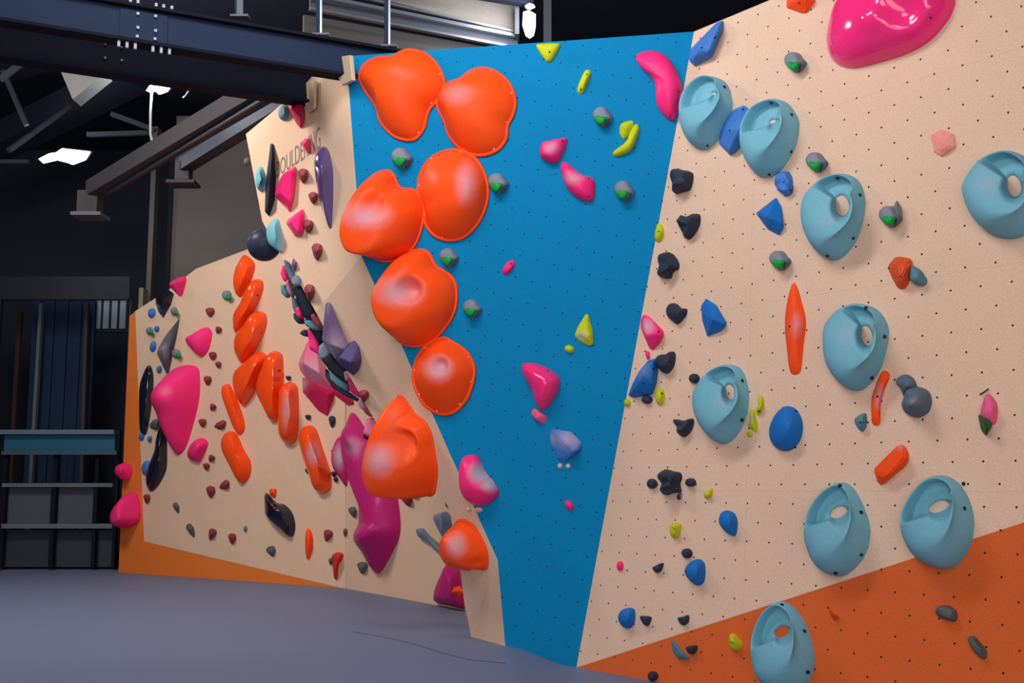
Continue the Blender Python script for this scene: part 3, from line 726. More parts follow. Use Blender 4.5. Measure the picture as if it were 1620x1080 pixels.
hold('B', 'sky', [(871,677),(904,683),(920,700),(919,710),(910,719),(894,730),(882,726),(876,710),(870,695)], .1, 'faceted blue hold whitened by chalk, below the glossy pink fin', kind='facet', peak=[(874,680,.03), (908,716,.09), (895,700,.10)], chalk=((900,694,30,22,.85), (874,694,10,16,.6)))
for x, lab in ((886, 'left one of two tiny white screw on nubs under the chalky blue hold'), (899, 'right one of two tiny white screw on nubs under the chalky blue hold')):
    hold('B', 'beige', (x, 737, 4, 4.5, 0), .02, lab, n=16, rings=5)
hold('B', 'beige', (741, 805, 4, 3.6, 0), .015, 'tiny white nub under the pink bowl shaped hold', n=16, rings=5)
hold('B', 'fadedpink', (757, 806, 7, 4.5, 0), .015, 'tiny pale pink nub under the pink bowl shaped hold', n=16, rings=5)
# green and grey pebbles
def pebble(wall, x, y, s, label, rot=0):
    W = WALLS[wall]; rt = empty('climbing_hold', W.px(x, y)); k = s/36
    q = lambda L_: [(x+a*k, y+b*k) for a, b in L_]
    dome('body', W, q([(-2,-16),(6,-14),(12,-6),(15,-2),(17,4),(12,11),(3,17),(-3,16),(-12,8),(-16,0),(-15,-8),(-9,-14)]), .085*k, hmat('ggrey'), rt, (x-2*k, y-1*k), a=4, b=1.6, n=40, rings=10, chalk=())
    dome('green_insert', W, q([(-13,2),(-9,-2),(-3,0),(3,-1),(7,2),(5,7),(-1,14),(-7,13),(-12,8)]), .03*k, hmat('green', 1), rt, None, a=4, b=2.4, n=32, rings=8, off=.068*k)
    facet('side_wedge', W, q([(7,-4),(13,-5),(17,0),(15,6),(9,12),(3,17)]), [(x+9*k, y+2*k, .078*k), (x+5*k, y+12*k, .06*k)], hmat('slate'), rt)
    tag(rt, label, 'climbing hold', 'grey pebble holds with a green insert')
    return rt
for a in (('B', 637, 250, 36, 'grey pebble hold with green insert below the three lobed orange macro'),
          ('B', 789, 290, 36, 'grey pebble hold with green insert right of the round orange macro'),
          ('B', 954, 185, 35, 'grey pebble hold with green insert between the yellow stick and the two piece yellow hold'),
          ('B', 988, 302, 36, 'grey pebble hold with green insert right of the shoe shaped pink hold'),
          ('B', 711, 407, 33, 'grey pebble hold with green insert touching the fifth orange macro from above'),
          ('B', 748, 488, 33, 'grey pebble hold with green insert right of the fifth orange macro'),
          ('R', 1260, 99, 35, 'grey pebble hold with green insert left of the huge pink volume'),
          ('R', 1294, 257, 35, 'grey pebble hold with green insert between two teal ring holds on the right wall'),
          ('R', 1236, 412, 34, 'grey pebble hold with green insert above the long orange spindle hold'),
          ): pebble(*a)
rt = pebble('R', 1411, 343, 37, 'grey pebble hold with green insert and a raised fin, on the right wall')
facet('fin', R, [(1411,330),(1419,316),(1427,330),(1427,346),(1420,352)], [(1419,322,.06), (1422,342,.07)], hmat('ggrey'), rt)

# --- right wall
GB = 'dark grey knob holds up the right wall'
def knob(x, y, rx, ry, h, label, rot=0, lobes=None, amp=.03, pts=None, bolts=()):
    hold('R', 'black', pts or (x, y, rx, ry, rot), h, label, group=GB, amp=amp, freq=14, a=2.6, b=1.8, tops=lobes, bolts=bolts)
knob(1080,288,0,0,.10,'upper dark grey twisted knob at the right of the blue wall edge', pts=[(1065,274),(1070,268),(1082,269),(1096,273),(1098,283),(1093,300),(1080,305),(1070,307),(1066,300),(1067,287)], lobes=[(1074,296,11,.05), (1088,280,10,.04)])
knob(1091,358,0,0,.10,'triangular dark grey knob, second from the top of its line', pts=[(1073,352),(1078,341),(1090,344),(1100,339),(1108,340),(1108,354),(1102,368),(1093,379),(1084,374),(1080,362)], lobes=[(1080,350,8,.04), (1101,348,8,.04), (1092,368,8,.04)], bolts=((1102,348),))
knob(1060,420,0,0,.10,'three lobed dark grey knob leaning right, third from the top of its line', pts=[(1047,405),(1056,399),(1066,403),(1075,415),(1075,425),(1066,431),(1063,440),(1052,441),(1046,436),(1048,424),(1045,414)], lobes=[(1056,408,9,.04), (1068,420,8,.04), (1056,433,9,.05)])
knob(1073,496,0,0,.08,'heart shaped dark grey knob with two bolts above the blue fin', pts=[(1057,487),(1063,480),(1072,481),(1080,488),(1088,489),(1086,500),(1074,513),(1065,508),(1058,499)], bolts=((1066,497),(1082,496)), amp=.01)
knob(1056,574,0,0,.09,'dark grey knob pressed against the tip of the large blue fin', pts=[(1041,566),(1050,561),(1060,560),(1067,556),(1070,566),(1066,582),(1057,591),(1048,586),(1042,577)], amp=.015, bolts=((1061,572),))
knob(1100,599,8,8,.05,'small dark grey nub left of the lower teal ring hold beside the yellow crescents', amp=.01)
knob(1083,677,0,0,.08,'Y shaped dark grey knob in the middle of the right wall', pts=[(1068,665),(1073,663),(1085,665),(1097,662),(1099,671),(1093,684),(1084,692),(1076,686),(1074,675)], lobes=[(1075,668,6,.02), (1093,669,6,.03)], bolts=((1092,670),))
knob(1025,632,8.5,7,.05,'small dark grey nub tucked under the large blue fin', amp=.01)
knob(1062,763,0,0,.12,'largest dark grey four lobed knob, between two small nubs', pts=[(1047,749),(1054,742),(1066,745),(1078,748),(1080,757),(1076,766),(1078,778),(1067,780),(1056,783),(1048,777),(1051,765),(1046,757)], lobes=[(1055,752,10,.05), (1072,756,9,.05), (1056,773,9,.05)])
knob(1033,765,8,8,.05,'small dark grey nub left of the largest four lobed knob', amp=.01)
knob(1094,763,8.5,7,.05,'small dark grey nub right of the largest four lobed knob', amp=.01)
knob(1088,875,8.5,8,.05,'small dark grey nub touching the round blue hold from above', amp=.01)
knob(1042,898,0,0,.05,'small dark grey nub between the tiny pink hold and a round blue hold', pts=[(1033,898),(1040,894),(1050,890),(1049,899),(1043,906),(1037,904)], amp=.01)
knob(1023,981,0,0,.05,'small dark grey nub right beside the lowest round blue hold', pts=[(1015,975),(1024,974),(1032,976),(1030,984),(1026,990),(1020,987)], amp=.01)
knob(1083,981,0,0,.05,'small dark grey nub just above the edge of the orange paint', pts=[(1074,977),(1082,975),(1091,973),(1090,984),(1083,989),(1077,986)], amp=.01)
knob(1096,1027,0,0,.05,'small dark grey nub on the orange paint right of the slim pale wedge', pts=[(1087,1024),(1095,1021),(1104,1021),(1103,1030),(1097,1035),(1089,1031)], amp=.01)
knob(1034,1069,8.5,8,.05,'small dark grey nub on the orange paint at the bottom edge of the picture', amp=.01)
hold('R', 'black', (1076,785,4,6,30), .03, 'tiny black chip with chalk under the largest four lobed knob', kind='dome', chalk=((1079,785,4,6,1),), n=20, rings=6)
GU = 'blue holds on the right wall'
hold('R', 'sky', [(1144,32),(1144,47),(1126,90),(1099,105),(1090.5,96),(1090,80),(1104,67),(1133,36)], .12, 'angular blue hold at the top of the corner between blue and beige walls', kind='facet', peak=[(1137,44,.09), (1108,78,.12), (1122,82,.09), (1098,90,.09)], bolts=((1110,75),(1130,59)), group=GU)
hold('R', 'sky', [(1177,166),(1187,174),(1188,189),(1179,222),(1166,239),(1155,246),(1138,228),(1137,206),(1144,189),(1158,175)], .14, 'faceted blue hold between the two upper teal egg holds', kind='facet', peak=[(1183,192,.06), (1158,206,.13), (1155,236,.08), (1170,205,.12)], bolts=((1154,206),(1175,173)), group=GU)
hold('R', 'sky', [(1232,274),(1244,272),(1253,274),(1256,292),(1254,306),(1244,311),(1233,304),(1230,292)], .08, 'pitted blue nugget hold just below the second teal egg', amp=.03, freq=22, bolts=((1240,288),(1249,300)), group=GU)
hold('R', 'blue', [(1228,312),(1236,326),(1240,359),(1233,372),(1214,362),(1196,337)], .11, 'triangular blue hold with a cross ridge, left of a teal ring hold', kind='facet', peak=[(1200,338,.04), (1216,344,.11), (1237,353,.05)], bolts=((1220,320),(1232,361)), group=GU)
hold('R', 'blue', [(1117,472),(1133,482),(1149,509),(1142,523),(1119,532),(1111,507),(1109,484)], .10, 'triangular blue hold with a slanting ridge, right of the heart shaped dark knob', kind='facet', peak=[(1112,496,.04), (1128,505,.10), (1147,514,.04)], bolts=((1118,509),(1119,479)), group=GU)
hold('R', 'blue', [(1039,566),(1042,575),(1039,604),(1032.5,624),(1003,629),(994,625),(1000.5,607),(1012,585),(1025.5,570)], .13, 'large blue fin shaped hold at the edge of the blue wall', kind='facet', peak=[(1034,572,.09), (1019,592,.13), (1002,618,.09), (1030,606,.08)], bolts=((1033,583),(1017,606)), group=GU, chalk=((1016,585,20,18,.3),))
hold('R', 'blue', [(1247,642),(1260,647),(1269,662),(1271,680),(1265,700),(1250,713),(1233,711),(1222,698),(1220,680),(1227,660),(1237,647)], .12, 'biggest round blue hold, right of the yellow crescents', bolts=((1258,650),(1257,707)), group=GU)
hold('R', 'blue', [(1143,811),(1152,807),(1163,812),(1168,826),(1166,843),(1162,848),(1150,841),(1140,826)], .09, 'teardrop shaped blue hold below the small yellow green one', group=GU)
hold('R', 'blue', [(1107,884),(1115,890),(1117,905),(1114,921),(1104,926),(1094,918),(1086,906),(1088,896),(1097,887)], .10, 'round blue hold with a flat right side, right of two small dark nubs', group=GU)
hold('R', 'blue', [(995,961),(1004,963),(1006,974),(1004,987),(996,994),(986,990),(980,978),(984,966)], .08, 'lowest and smallest round blue hold, near the foot of the blue wall', group=GU)
GYR = 'yellow holds on the right wall'
hold('R', 'yellow', [(1043,352),(1049,357),(1052,368),(1047,381),(1041,383),(1037,378),(1039,363)], .05, 'yellow hold sitting on the edge of the blue wall, beside the triangular dark knob', bolts=((1042,366),), group=GYR)
hold('R', 'yellow', (1045.5,627,7.5,14,2), .05, 'oval yellow hold right under the large blue fin', bolts=((1046,622),), group=GYR)
hold('R', 'yellow', (993.5,637,5.5,6,0), .035, 'tiny yellow nub at the edge of the blue wall under the large blue fin', group=GYR)
hold('R', 'yellow', [(1203,624),(1208,628),(1210,640),(1206,652),(1200,657),(1197,650),(1202,641),(1201,630)], .045, 'upper yellow crescent beside a teal ring hold', peak=(1205,641), bolts=((1200,650),), group=GYR)
hold('R', 'yellow', [(1188,650),(1194,649),(1197,660),(1200,674),(1197,683),(1191,680),(1185,675),(1188,664)], .045, 'lower yellow crescent beside a teal ring hold', chalk=((1189,662,4,9,.9),), group=GYR)
hold('R', 'yellow', (1187,687,5,4.5,10), .025, 'tiny greenish chip below the lower yellow crescent', n=20, rings=6, group=GYR)
hold('R', 'yellow', [(1128,772),(1128,783),(1122,789),(1116,787),(1115,780),(1121,777)], .045, 'small yellow green hold right of the four lobed knob', group=GYR)
hold('R', 'yellow', [(1064,828),(1071,827),(1079,829),(1078,840),(1076,849),(1069,852),(1063,847),(1062,838)], .06, 'two stepped yellow hold below the four lobed knob', tops=[(1070,832,7,.03)], group=GYR)
hold('R', 'yellow', [(1157,1002),(1165,1004),(1173,1014),(1175,1022),(1169,1029),(1160,1027),(1155,1014)], .06, 'yellow hold on the orange paint', group=GYR, tops=[(1161,1012,8,.02)])
hold('R', 'pink', [(1019,497),(1027,500),(1035,513),(1049,522.5),(1050,529),(1044,543),(1032,553.6),(1027,550),(1020,529),(1013,517),(1014,504)], .09, 'pink hold with a chalky upper half at the edge of the blue wall', kind='facet', peak=[(1018,508,.05), (1022,530,.09), (1044,527,.08)], chalk=((1025,516,13,16,1.0),), bolts=((1041,524),))
hold('R', 'pink', [(1021,554),(1027,556),(1028,565),(1024,569),(1021,561)], .03, 'tiny pink chip between the chalky pink hold and the large blue fin', kind='facet', peak=[(1024,561,.03)], bevel=.002)
hold('R', 'pink', (982,895,5.5,8,0), .035, 'tiny pink hold low on the right wall near the foot of the blue wall')
hold('R', 'pink', [(1329,0),(1318,30),(1311,68),(1318,95),(1336,107),(1359,108),(1398,98),(1433,87),(1466,70),(1490,47),(1507,21),(1512,-6),(1500,-40),(1470,-70),(1430,-85),(1380,-75),(1345,-40)], .24, 'huge glossy pink volume cut off by the top edge of the picture', gloss=2, peak=(1400,-10), vol=True, a=2.6, b=1.6, tops=[(1425,12,42,-.07), (1375,30,30,.03)], bolts=((1471,27),), n=110, rings=28)
hold('R', 'orange', [(1245,-4),(1244,12),(1268,20.5),(1276,20),(1290,0),(1284,-14),(1254,-16)], .10, 'angular orange hold cut off by the top edge of the picture', kind='facet', peak=[(1262,-2,.10), (1276,-4,.09)], bolts=((1264,4),))
hold('R', 'orange', [(1254,449),(1261,451),(1269,477),(1276,508),(1272,545),(1268,585),(1264,592),(1255,593),(1250,585),(1246,550),(1243,520),(1245,485)], .07, 'long orange spindle hold in the middle of the right wall', a=1.8, chalk=((1260,515,12,26,.5),), bolts=((1249,516),))
hold('R', 'fadedpink', [(1472,214),(1489,204),(1509,212),(1512,232),(1490,248),(1479,242)], .05, 'faded pink squarish hold in the upper right of the beige wall', kind='facet', peak=[(1491,222,.05), (1493,232,.05)])
hold('R', 'rust', [(1420,405),(1442,409),(1444,423),(1439,445),(1431,458),(1420,456),(1410,437),(1404,422),(1410,413)], .10, 'chunky orange hold pressed against a grey one on the right wall', kind='facet', peak=[(1420,417,.09), (1436,418,.08), (1426,440,.10)], bevel=.012, bolts=((1406,424),))
hold('R', 'dteal', [(1444,421),(1453,424),(1463,435),(1468,443),(1466,451),(1456,453),(1446,447),(1441,436)], .08, 'grey green pebble hold pressed against the chunky orange one', amp=.02)
hold('R', 'orange', [(1397,587),(1409,593),(1400,617),(1394,638),(1393,670),(1383,673),(1380,664),(1380,632),(1386,611)], .05, 'thin bent orange stick hold with a worn middle, under a teal ring hold', chalk=((1392,628,12,26,.6),), bolts=((1388,627),))
hold('R', 'orange', [(1420,704),(1431,703),(1438,718),(1436,734),(1397,767),(1389,765),(1382,742),(1408,717)], .08, 'blocky orange hold slanting up right, above the widest lower teal ring', kind='facet', peak=[(1391,750,.07), (1404,754,.07), (1420,714,.08), (1431,724,.08)], bevel=.01, chalk=((1424,707,9,8,.5),))
hold('R', 'dteal', [(1371,654),(1372,673),(1365,683),(1356,673),(1353.5,664.5),(1360,657)], .06, 'small grey blue hold left of the thin orange stick', bolts=((1361,668),))
hold('R', 'slate', [(1426,598),(1436,592),(1447,600),(1450,612),(1440,622),(1432,630),(1430,616),(1424,608)], .07, 'upper smaller half of the slate grey blob pair', amp=.04)
hold('R', 'slate', [(1440,614),(1455,612),(1470,619),(1475,634),(1470,652),(1453,661),(1437,655),(1430,643),(1433,632)], .13, 'lower larger slate grey ball of the blob pair', tops=[(1449,640,16,.05)], chalk=((1446,634,16,8,.35),))
rt = empty('climbing_hold', R.px(1563,660)); tag(rt, 'half pink, half dark green hold near the right edge of the picture', 'climbing hold')
dome('body', R, [(1562,624),(1570,626),(1579,642),(1577,668),(1566,672),(1553,660),(1556,640)], .07, hmat('palepink'), rt, n=40)
facet('green_part', R, [(1547,656),(1554,654),(1571,664),(1569,675),(1560,690),(1552,680)], [(1558,664,.10), (1562,678,.10)], hmat('darkgreen'), rt)
tube('twig', [R.px(x, y, .01) for x, y in ((1550,624),(1557,620),(1564,615))], .004, m_boltd, rt, seg=6)
hold('R', 'rust', [(1311,962),(1318,968),(1328,976),(1320,981),(1315,975)], .04, 'tiny orange wedge on the orange paint', kind='facet', peak=[(1319,973,.05)], bevel=.003)
hold('R', 'grey', [(1488,959),(1502,957),(1515,965),(1514,978),(1506,983),(1490,976),(1486,968)], .07, 'dark grey rough hold on the orange paint under the widest teal ring', amp=.03)
hold('R', 'mossy', [(1532,1009),(1540,1005),(1552,1016),(1563,1030),(1558,1043),(1546,1032),(1536,1020)], .07, 'grey brown finger shaped hold at the lower right of the orange paint', amp=.02)
hold('R', 'dteal', [(1061,1010),(1067,1014),(1091,1040),(1088,1043),(1073,1042.5),(1064,1030)], .06, 'slim pale blue wedge at the edge of the orange paint', kind='facet', peak=[(1065,1018,.04), (1078,1036,.06)], bevel=.004)

# --- upper return panel (pale corner panel)
hold('U', 'dteal', (451,178,8,13,10), .07, 'half hidden teal hold left of the topmost pink volume on the pale corner panel')
hold('U', 'crimson', [(457,163),(464,160),(480,161),(482,178),(481,193),(475.5,203),(469,196),(456,172)], .12, 'pink faceted volume directly below the end of the dark beam', kind='facet', peak=[(460,170,.13), (476,186,.10)], gloss=1)
hold('U', 'pink', [(475,226),(488,218),(491.5,226),(491.5,238),(488,243),(483,238)], .10, 'small pink triangle covering the painted letters', kind='facet', peak=[(481,228,.12)], gloss=1)
hold('U', 'navy', [(428,227),(432,227),(436,282),(434,317),(425.5,342),(419,335),(420,291)], .10, 'tall black blade volume on the far left of the pale corner panel', kind='facet', peak=[(430,250,.07), (424,325,.07)], vol=True)
hold('U', 'teal', (414,283,6.5,20,0), .08, 'teal half round hold peeking from behind the black blade')
hold('U', 'pink', [(467,263),(469,273),(466,305),(458,335),(434,310),(434,303),(446,277),(456,268)], .16, 'glossy pink kite shaped volume right of the black blade', kind='facet', peak=[(444,305,.10), (462,270,.06), (459,318,.06)], gloss=2, vol=True)
hold('U', 'pink', [(479,330),(481,337),(480.6,363),(476.5,373),(467,374),(453,354),(454,348),(469.5,337)], .15, 'pink kite shaped volume below the glossy one', kind='facet', peak=[(458,351,.10), (475,338,.06), (472,366,.07)], gloss=1, vol=True)
GM = 'dull maroon wedge holds'
def maroon(wall, pts, h, label, peak=None, col='maroon'):
    if isinstance(pts[0], (int, float)):
        x, y, rx, ry = pts[:4]; rot = pts[4] if len(pts) > 4 else 0
        c, s = math.cos(math.radians(rot)), math.sin(math.radians(rot))
        pts = [(x+(a*c*rx-b*s*ry), y+(a*s*rx+b*c*ry)) for a, b in ((-.95,-.55),(-.3,-1),(.8,-.85),(1,-.1),(.5,.7),(.05,1.05),(-.5,.55))]
        peak = [(x-.1*rx, y+.05*ry, h), (x+.35*rx, y-.25*ry, h*.8)]
    hold(wall, col, pts, h, label, kind='facet', peak=peak, group=GM if col == 'maroon' else None, bevel=.012)
maroon('U', (479,278,9,12), .09, 'maroon wedge right of the glossy pink kite shaped volume')
maroon('U', (495,313,8,10), .08, 'maroon wedge left of the tall purple blade')
maroon('U', (487,358,9,11), .08, 'maroon wedge touching the second pink kite shaped volume')
maroon('U', (501,398,9,14), .08, 'maroon notched wedge below the tip of the tall purple blade')
maroon('U', (489,463,9,14), .10, 'maroon wedge beside the dark strip of holds, above the purple horn')
hold('U', 'purple', [(513.5,231),(520.5,238),(525,254),(528,277),(527.4,330),(524,364),(518,347),(509,323.5),(502,284),(499,254),(506.6,235.6)], .12, 'tall glossy purple blade volume below the end of the painted word', gloss=2, peak=(510,270), vol=True, a=1.6, b=1.4)
hold('U', 'violet', [(464,408),(469,414),(469,423),(465.5,429),(461,417)], .05, 'tiny purple spike above the dark strip of holds', kind='facet', peak=[(465,418,.05)], bevel=.003)
# ball and neighbours at the outline
cB = U.px(428, 388, -.03); rB = .155
bm = bmesh.new(); bmesh.ops.create_uvsphere(bm, u_segments=40, v_segments=24, radius=rB); me = bpy.data.meshes.new('climbing_volume'); bm.to_mesh(me); bm.free()
me.materials.append(hmat('black', 1)); me.polygons.foreach_set('use_smooth', [True]*len(me.polygons))
o = bpy.data.objects.new('climbing_volume', me); COL.objects.link(o); o.location = at(418, 387, cB.y); o.scale = (.98, .95, 1.05)
o.matrix_world = Matrix.Translation(o.location); add_chalk(o, ()); tag(o, 'black ball volume where the pale corner panel meets the left wall top', 'climbing volume')
hold('U', 'teal', [(438,346),(443,350),(445,372),(447,398),(440,396),(428,385),(424,368),(429,352)], .09, 'teal half moon hold in front of the black ball')
o = bpy.data.objects.new('climbing_hold', me.copy()); COL.objects.link(o); o.data.materials.clear(); o.data.materials.append(hmat('grey')); o.location = at(392, 256, U.px(391, 250).y+.05); o.scale = (.25, .25, .27)
tag(o, 'small grey ball hold sticking out past the left outline of the pale corner panel', 'climbing hold')
# purple horns on the lower return panel
hold('L', 'violet', [(519,477),(523,479),(531,504),(548,543),(556,556),(531,568.5),(521,554),(509,537),(513,504),(515,481)], .16, 'upper tall purple horn volume with a chalky foot', kind='facet', peak=[(518,500,.10), (524,545,.16)], chalk=((532,552,26,38,.75),), vol=True)
hold('L', 'purple', [(531,568),(548,545),(561,538),(568,548),(572,567),(568,585),(559,594),(538.5,578)], .20, 'lower broad purple horn volume beside the dark strip', kind='facet', peak=[(538,566,.18), (556,574,.14)], vol=True)
maroon('L', (575,626,9,10), .09, 'maroon round wedge at the lower end of the dark strip')
# --- strip of holds seen along the edge of the lower return panel: they stand on the hidden overhang behind it
def edge(col, pts, d, label, gloss=0, chalk=(), th=.10, vol=False):
    """hold on the hidden face: solid prism-like body with rounded edges at its own depth d behind the panel edge"""
    pts_ = [L.px(x, y, 0) for x, y in pts]; c = sum(pts_, Vector())/len(pts_)
    cpx = to_px(c); Y = c.y+d
    P = [at(x, y, Y) for x, y in pts]; c = sum(P, Vector())/len(P)
    V = []; n = len(P); prof = ((0, .62), (.12, .9), (.3, 1.0), (.75, 1.0), (1.0, .75))
    for (t, s) in prof: V += [c+(p-c)*s+Vector((.25*t*th, t*th, 0)) for p in P]
    k = len(prof); Fc = [tuple(range(n)), tuple(range((k-1)*n, k*n))[::-1]]
    for j in range(k-1):
        for i in range(n): Fc.append((j*n+i, j*n+(i+1) % n, (j+1)*n+(i+1) % n, (j+1)*n+i))
    o = mesh_obj('climbing_volume' if vol else 'climbing_hold', V, Fc, hmat(col, gloss), smooth=False, origin=c); fix_normals(o)
    o.matrix_world = Matrix.Translation(c)
    md = o.modifiers.new('bevel', 'BEVEL'); md.width = .008; md.segments = 2
    add_chalk(o, chalk); return tag(o, label, 'climbing volume' if vol else 'climbing hold', 'holds and volumes along the overhang edge')
edge('slate', [(447,409),(452,412),(463,432),(470,450),(462,452),(455,437),(449,424)], .10, 'slate strip volume just under the black ball', vol=True)
edge('pink', [(445,418),(449,419),(454,438),(453,446),(447,444),(442,432)], .16, 'slim pink sliver just under the black ball')
edge('dteal', [(442,450),(449,449),(452,458),(456,465),(450,470),(443,463)], .16, 'teal blob left of the dark strip near its top')
edge('pinkgrey', [(450,444),(455,440),(461,462),(459,470),(452,458)], .13, 'dusty pink sliver beside the teal blob')
edge('steelblue', [(461,437),(468,434),(473,440),(472,450),(463,452),(459,446)], .04, 'small grey chalky block beside the tiny purple spike', chalk=((466,444,7,9,.5),))
edge('navy', [(460,452),(474,451),(484,466),(496,483),(502,497),(497,506),(484,508),(476,497),(467,474)], .12, 'black volume forming the upper part of the dark strip', vol=True)
edge('slate', [(459,468),(466,472),(476,492),(478,500),(470,504),(461,486)], .16, 'slate grey slab left of the upper black volume')
edge('pink', [(466,486),(473,484),(477,495),(475,502),(469,502)], .08, 'small pink chip on the dark strip')
edge('black', [(462,494),(468,495),(478,505),(478,510),(469,511),(463,503)], .14, 'black lump under the small pink chip')
edge('maroon', [(489,498),(494,494),(500,499),(507,505),(512,515),(503,519),(492,507)], .05, 'maroon bent hold halfway down the dark strip')
edge('navy', [(480,504),(497,506),(512,517),(511,538),(504,546),(497,534),(488,520)], .14, 'black volume behind the maroon bent hold', vol=True)
edge('dteal', [(478,506),(488,505),(503,515),(507,520),(495,522),(481,514)], .04, 'teal wedge crossing the dark strip')
edge('black', [(472,526),(480,520),(485,522),(485,532),(476,530)], .14, 'small black lump left of the teal wedge')
edge('pink', [(484,518),(493,521),(499,524),(504,548),(502,560),(488,552),(486,536)], .10, 'bright pink spike pair rising into the dark strip')
edge('steelblue', [(503,546),(510,540),(521,551),(523,562),(516,571),(506,569),(501,558)], .03, 'grey crumpled hold at the foot of the purple horn', chalk=((512,552,12,10,.5),))
edge('navy', [(505,566),(520,557),(531,570),(544,581),(558,596),(556,604),(545,606),(530,596),(517,583)], .10, 'black volume under the broad purple horn', vol=True)
edge('pinkgrey', [(542,588),(549,584),(556,590),(553,600),(545,603)], .02, 'dusty pink round hold under the broad purple horn')
edge('dteal', [(516,580),(522,584),(547,606),(549,619),(534,612),(521,600)], .06, 'pale teal slab in the lower dark strip', chalk=((530,598,12,12,.4),))
edge('black', [(512,582),(520,598),(534,612),(549,620),(566,632),(568,637),(548,628),(524,613),(512,594)], .13, 'thin black plate under the pale teal slab')
edge('crimson', [(547,600),(556,597),(564,610),(570,624),(566,629),(553,620)], .04, 'crimson wedge in the lower dark strip')
edge('pinkgrey', [(565,632),(571,629),(577,640),(576,649),(570,647),(565,640)], .02, 'pale grey wedge left of the maroon round wedge', chalk=((570,638,8,10,.7),))
edge('maroon', [(576,638),(582,640),(590,655),(590,661),(580,657),(573,650)], .02, 'maroon wedge under the maroon round wedge')
edge('palepink', [(576,663),(584,660),(593,663),(604,683),(600,698),(586,694),(573,686)], .04, 'dusty pink lump beside the glossy magenta volume', chalk=((583,676,15,14,.8),))
edge('navy', [(572,686),(586,693),(600,697),(598,701),(584,699),(573,692)], .06, 'thin black plate under the dusty pink lump')
edge('maroon', [(584,704),(592,700),(598,703),(594,712),(586,713)], .04, 'maroon lump just left of the tall orange macro')
# --- left wall, second panel
GMG = 'pink and magenta volumes on the left wall'
hold('A', 'palepink', [(486,540),(500,545),(513,575),(529,618),(520,624),(500,612),(484,599),(474,584),(472,575)], .30, 'pink volume with a broad chalky shoulder below the dark strip', kind='facet', peak=[(480,574,.28), (505,590,.25)], chalk=((497,585,40,34,.8),), vol=True, group=GMG)
hold('A', 'crimson', [(478,596),(529,620),(527,633),(518,658),(503,649),(479,620)], .18, 'crimson faceted volume under the chalky pink shoulder', kind='facet', peak=[(488,606,.18), (520,624,.12)], chalk=((480,606,12,16,.7),), vol=True, group=GMG)
hold('A', 'crimson', [(521,604),(535,608),(563,630),(565,648),(552,642),(528,624)], .12, 'magenta bar running down right from the crimson volume', kind='facet', peak=[(540,616,.10), (558,636,.10)], vol=True, group=GMG)
hold('D', 'magenta', [(556,652),(565,657),(578,676),(600,706),(622,750),(632,800),(634,842),(621,875),(605,903),(597,907),(588,895),(574,865),(568,847),(574,825),(574,790),(568,752),(560,726),(547,705),(541,690),(548,672)], .28, 'long glossy magenta volume reaching down the left wall behind the tall orange macro', gloss=1, peak=(585,835), vol=True, group=GMG, chalk=((560,706,16,20,.7),), n=96, rings=20, tops=[(580,850,26,.10), (612,770,30,-.04), (560,690,24,.12)], a=1.8, b=1.4)
hold('A', 'magenta', [(535,693),(543,692),(551,712),(554,742),(550,769),(540,758),(528,738),(527,714)], .12, 'small magenta lobe with heavy chalk left of the long magenta volume', peak=(536,722), chalk=((538,722,15,26,1.1),), vol=True, group=GMG)
# --- left wall, first panel
GL = 'orange pill shaped volumes on the left wall'
def pill(wall, pts, h, label, peak=None, gloss=1, chalk=(), bolts=()):
    hold(wall, 'orange', pts, h, label, gloss=gloss, peak=peak, chalk=chalk, bolts=bolts, vol=True, group=GL, a=2.6, b=1.9)
pill('A', [(391,404),(404,419),(397,445),(385,467),(377,467),(373,447),(377,425),(386,407)], .16, 'orange pill volume highest on the left wall, under the black ball')
pill('A', [(409,441),(417,447),(416,462),(405,487),(392,510),(377,529),(372,515),(374,497),(385,480),(397,452)], .18, 'slanting orange pill volume, second from the top', gloss=2, bolts=((407,467),))
pill('A', [(410,492),(421,497),(423,512),(415,535),(405,555),(392,572),(385,576),(377,562),(374.5,545),(380,527),(392,515),(400,500)], .22, 'slanting orange pill volume, third from the top', gloss=2, bolts=((412,526),))
pill('A', [(412,556),(422,562),(422,572),(412,590),(405,617),(390,640),(382,637),(375,620),(372,602),(377,585),(397,567)], .20, 'orange pill volume leaning left, left of the glossy upright one', gloss=2)
pill('A', [(437,555),(447,561),(449,580),(449,617),(445,658),(436,667),(429,662),(412,625),(411,605),(420,580),(428,560)], .22, 'glossy upright orange pill volume with printed bolts near its top', gloss=2, bolts=((442,580),(442,586)))
pill('A', [(460,604),(470,610),(473,627),(472,680),(469,697),(460,703),(451,697),(447,680),(447.5,635),(450,612)], .24, 'narrow upright orange pill volume with pale wear on its left side', gloss=2, chalk=((453,650,10,40,.65),))
pill('A', [(360,607),(366,611),(380,642),(388,672),(385,685),(380,687.5),(372.5,677),(357.5,637),(352.5,620),(354,610)], .12, 'thin orange pill volume right of the maroon wedges')
pill('A', [(366,682),(375,686),(387,712),(397,730),(397,750),(387,764),(380,760),(367,735),(355,710),(354,695),(359,685)], .18, 'thick matt orange pill volume below the thin one')
pill('A', [(491,672),(501,679),(510,705),(520,735),(524.5,750),(524,772),(514,781),(505,777),(497,755),(482,710),(479,690),(482,677)], .24, 'lowest glossy orange pill volume with a chalky middle', gloss=2, chalk=((495,717,14,24,.9),))
hold('A', 'orange', [(426,773),(437,772),(437,783),(434,788),(427,783)], .06, 'small orange block behind the tip of the black leaf volume', kind='facet', peak=[(432,779,.06)])
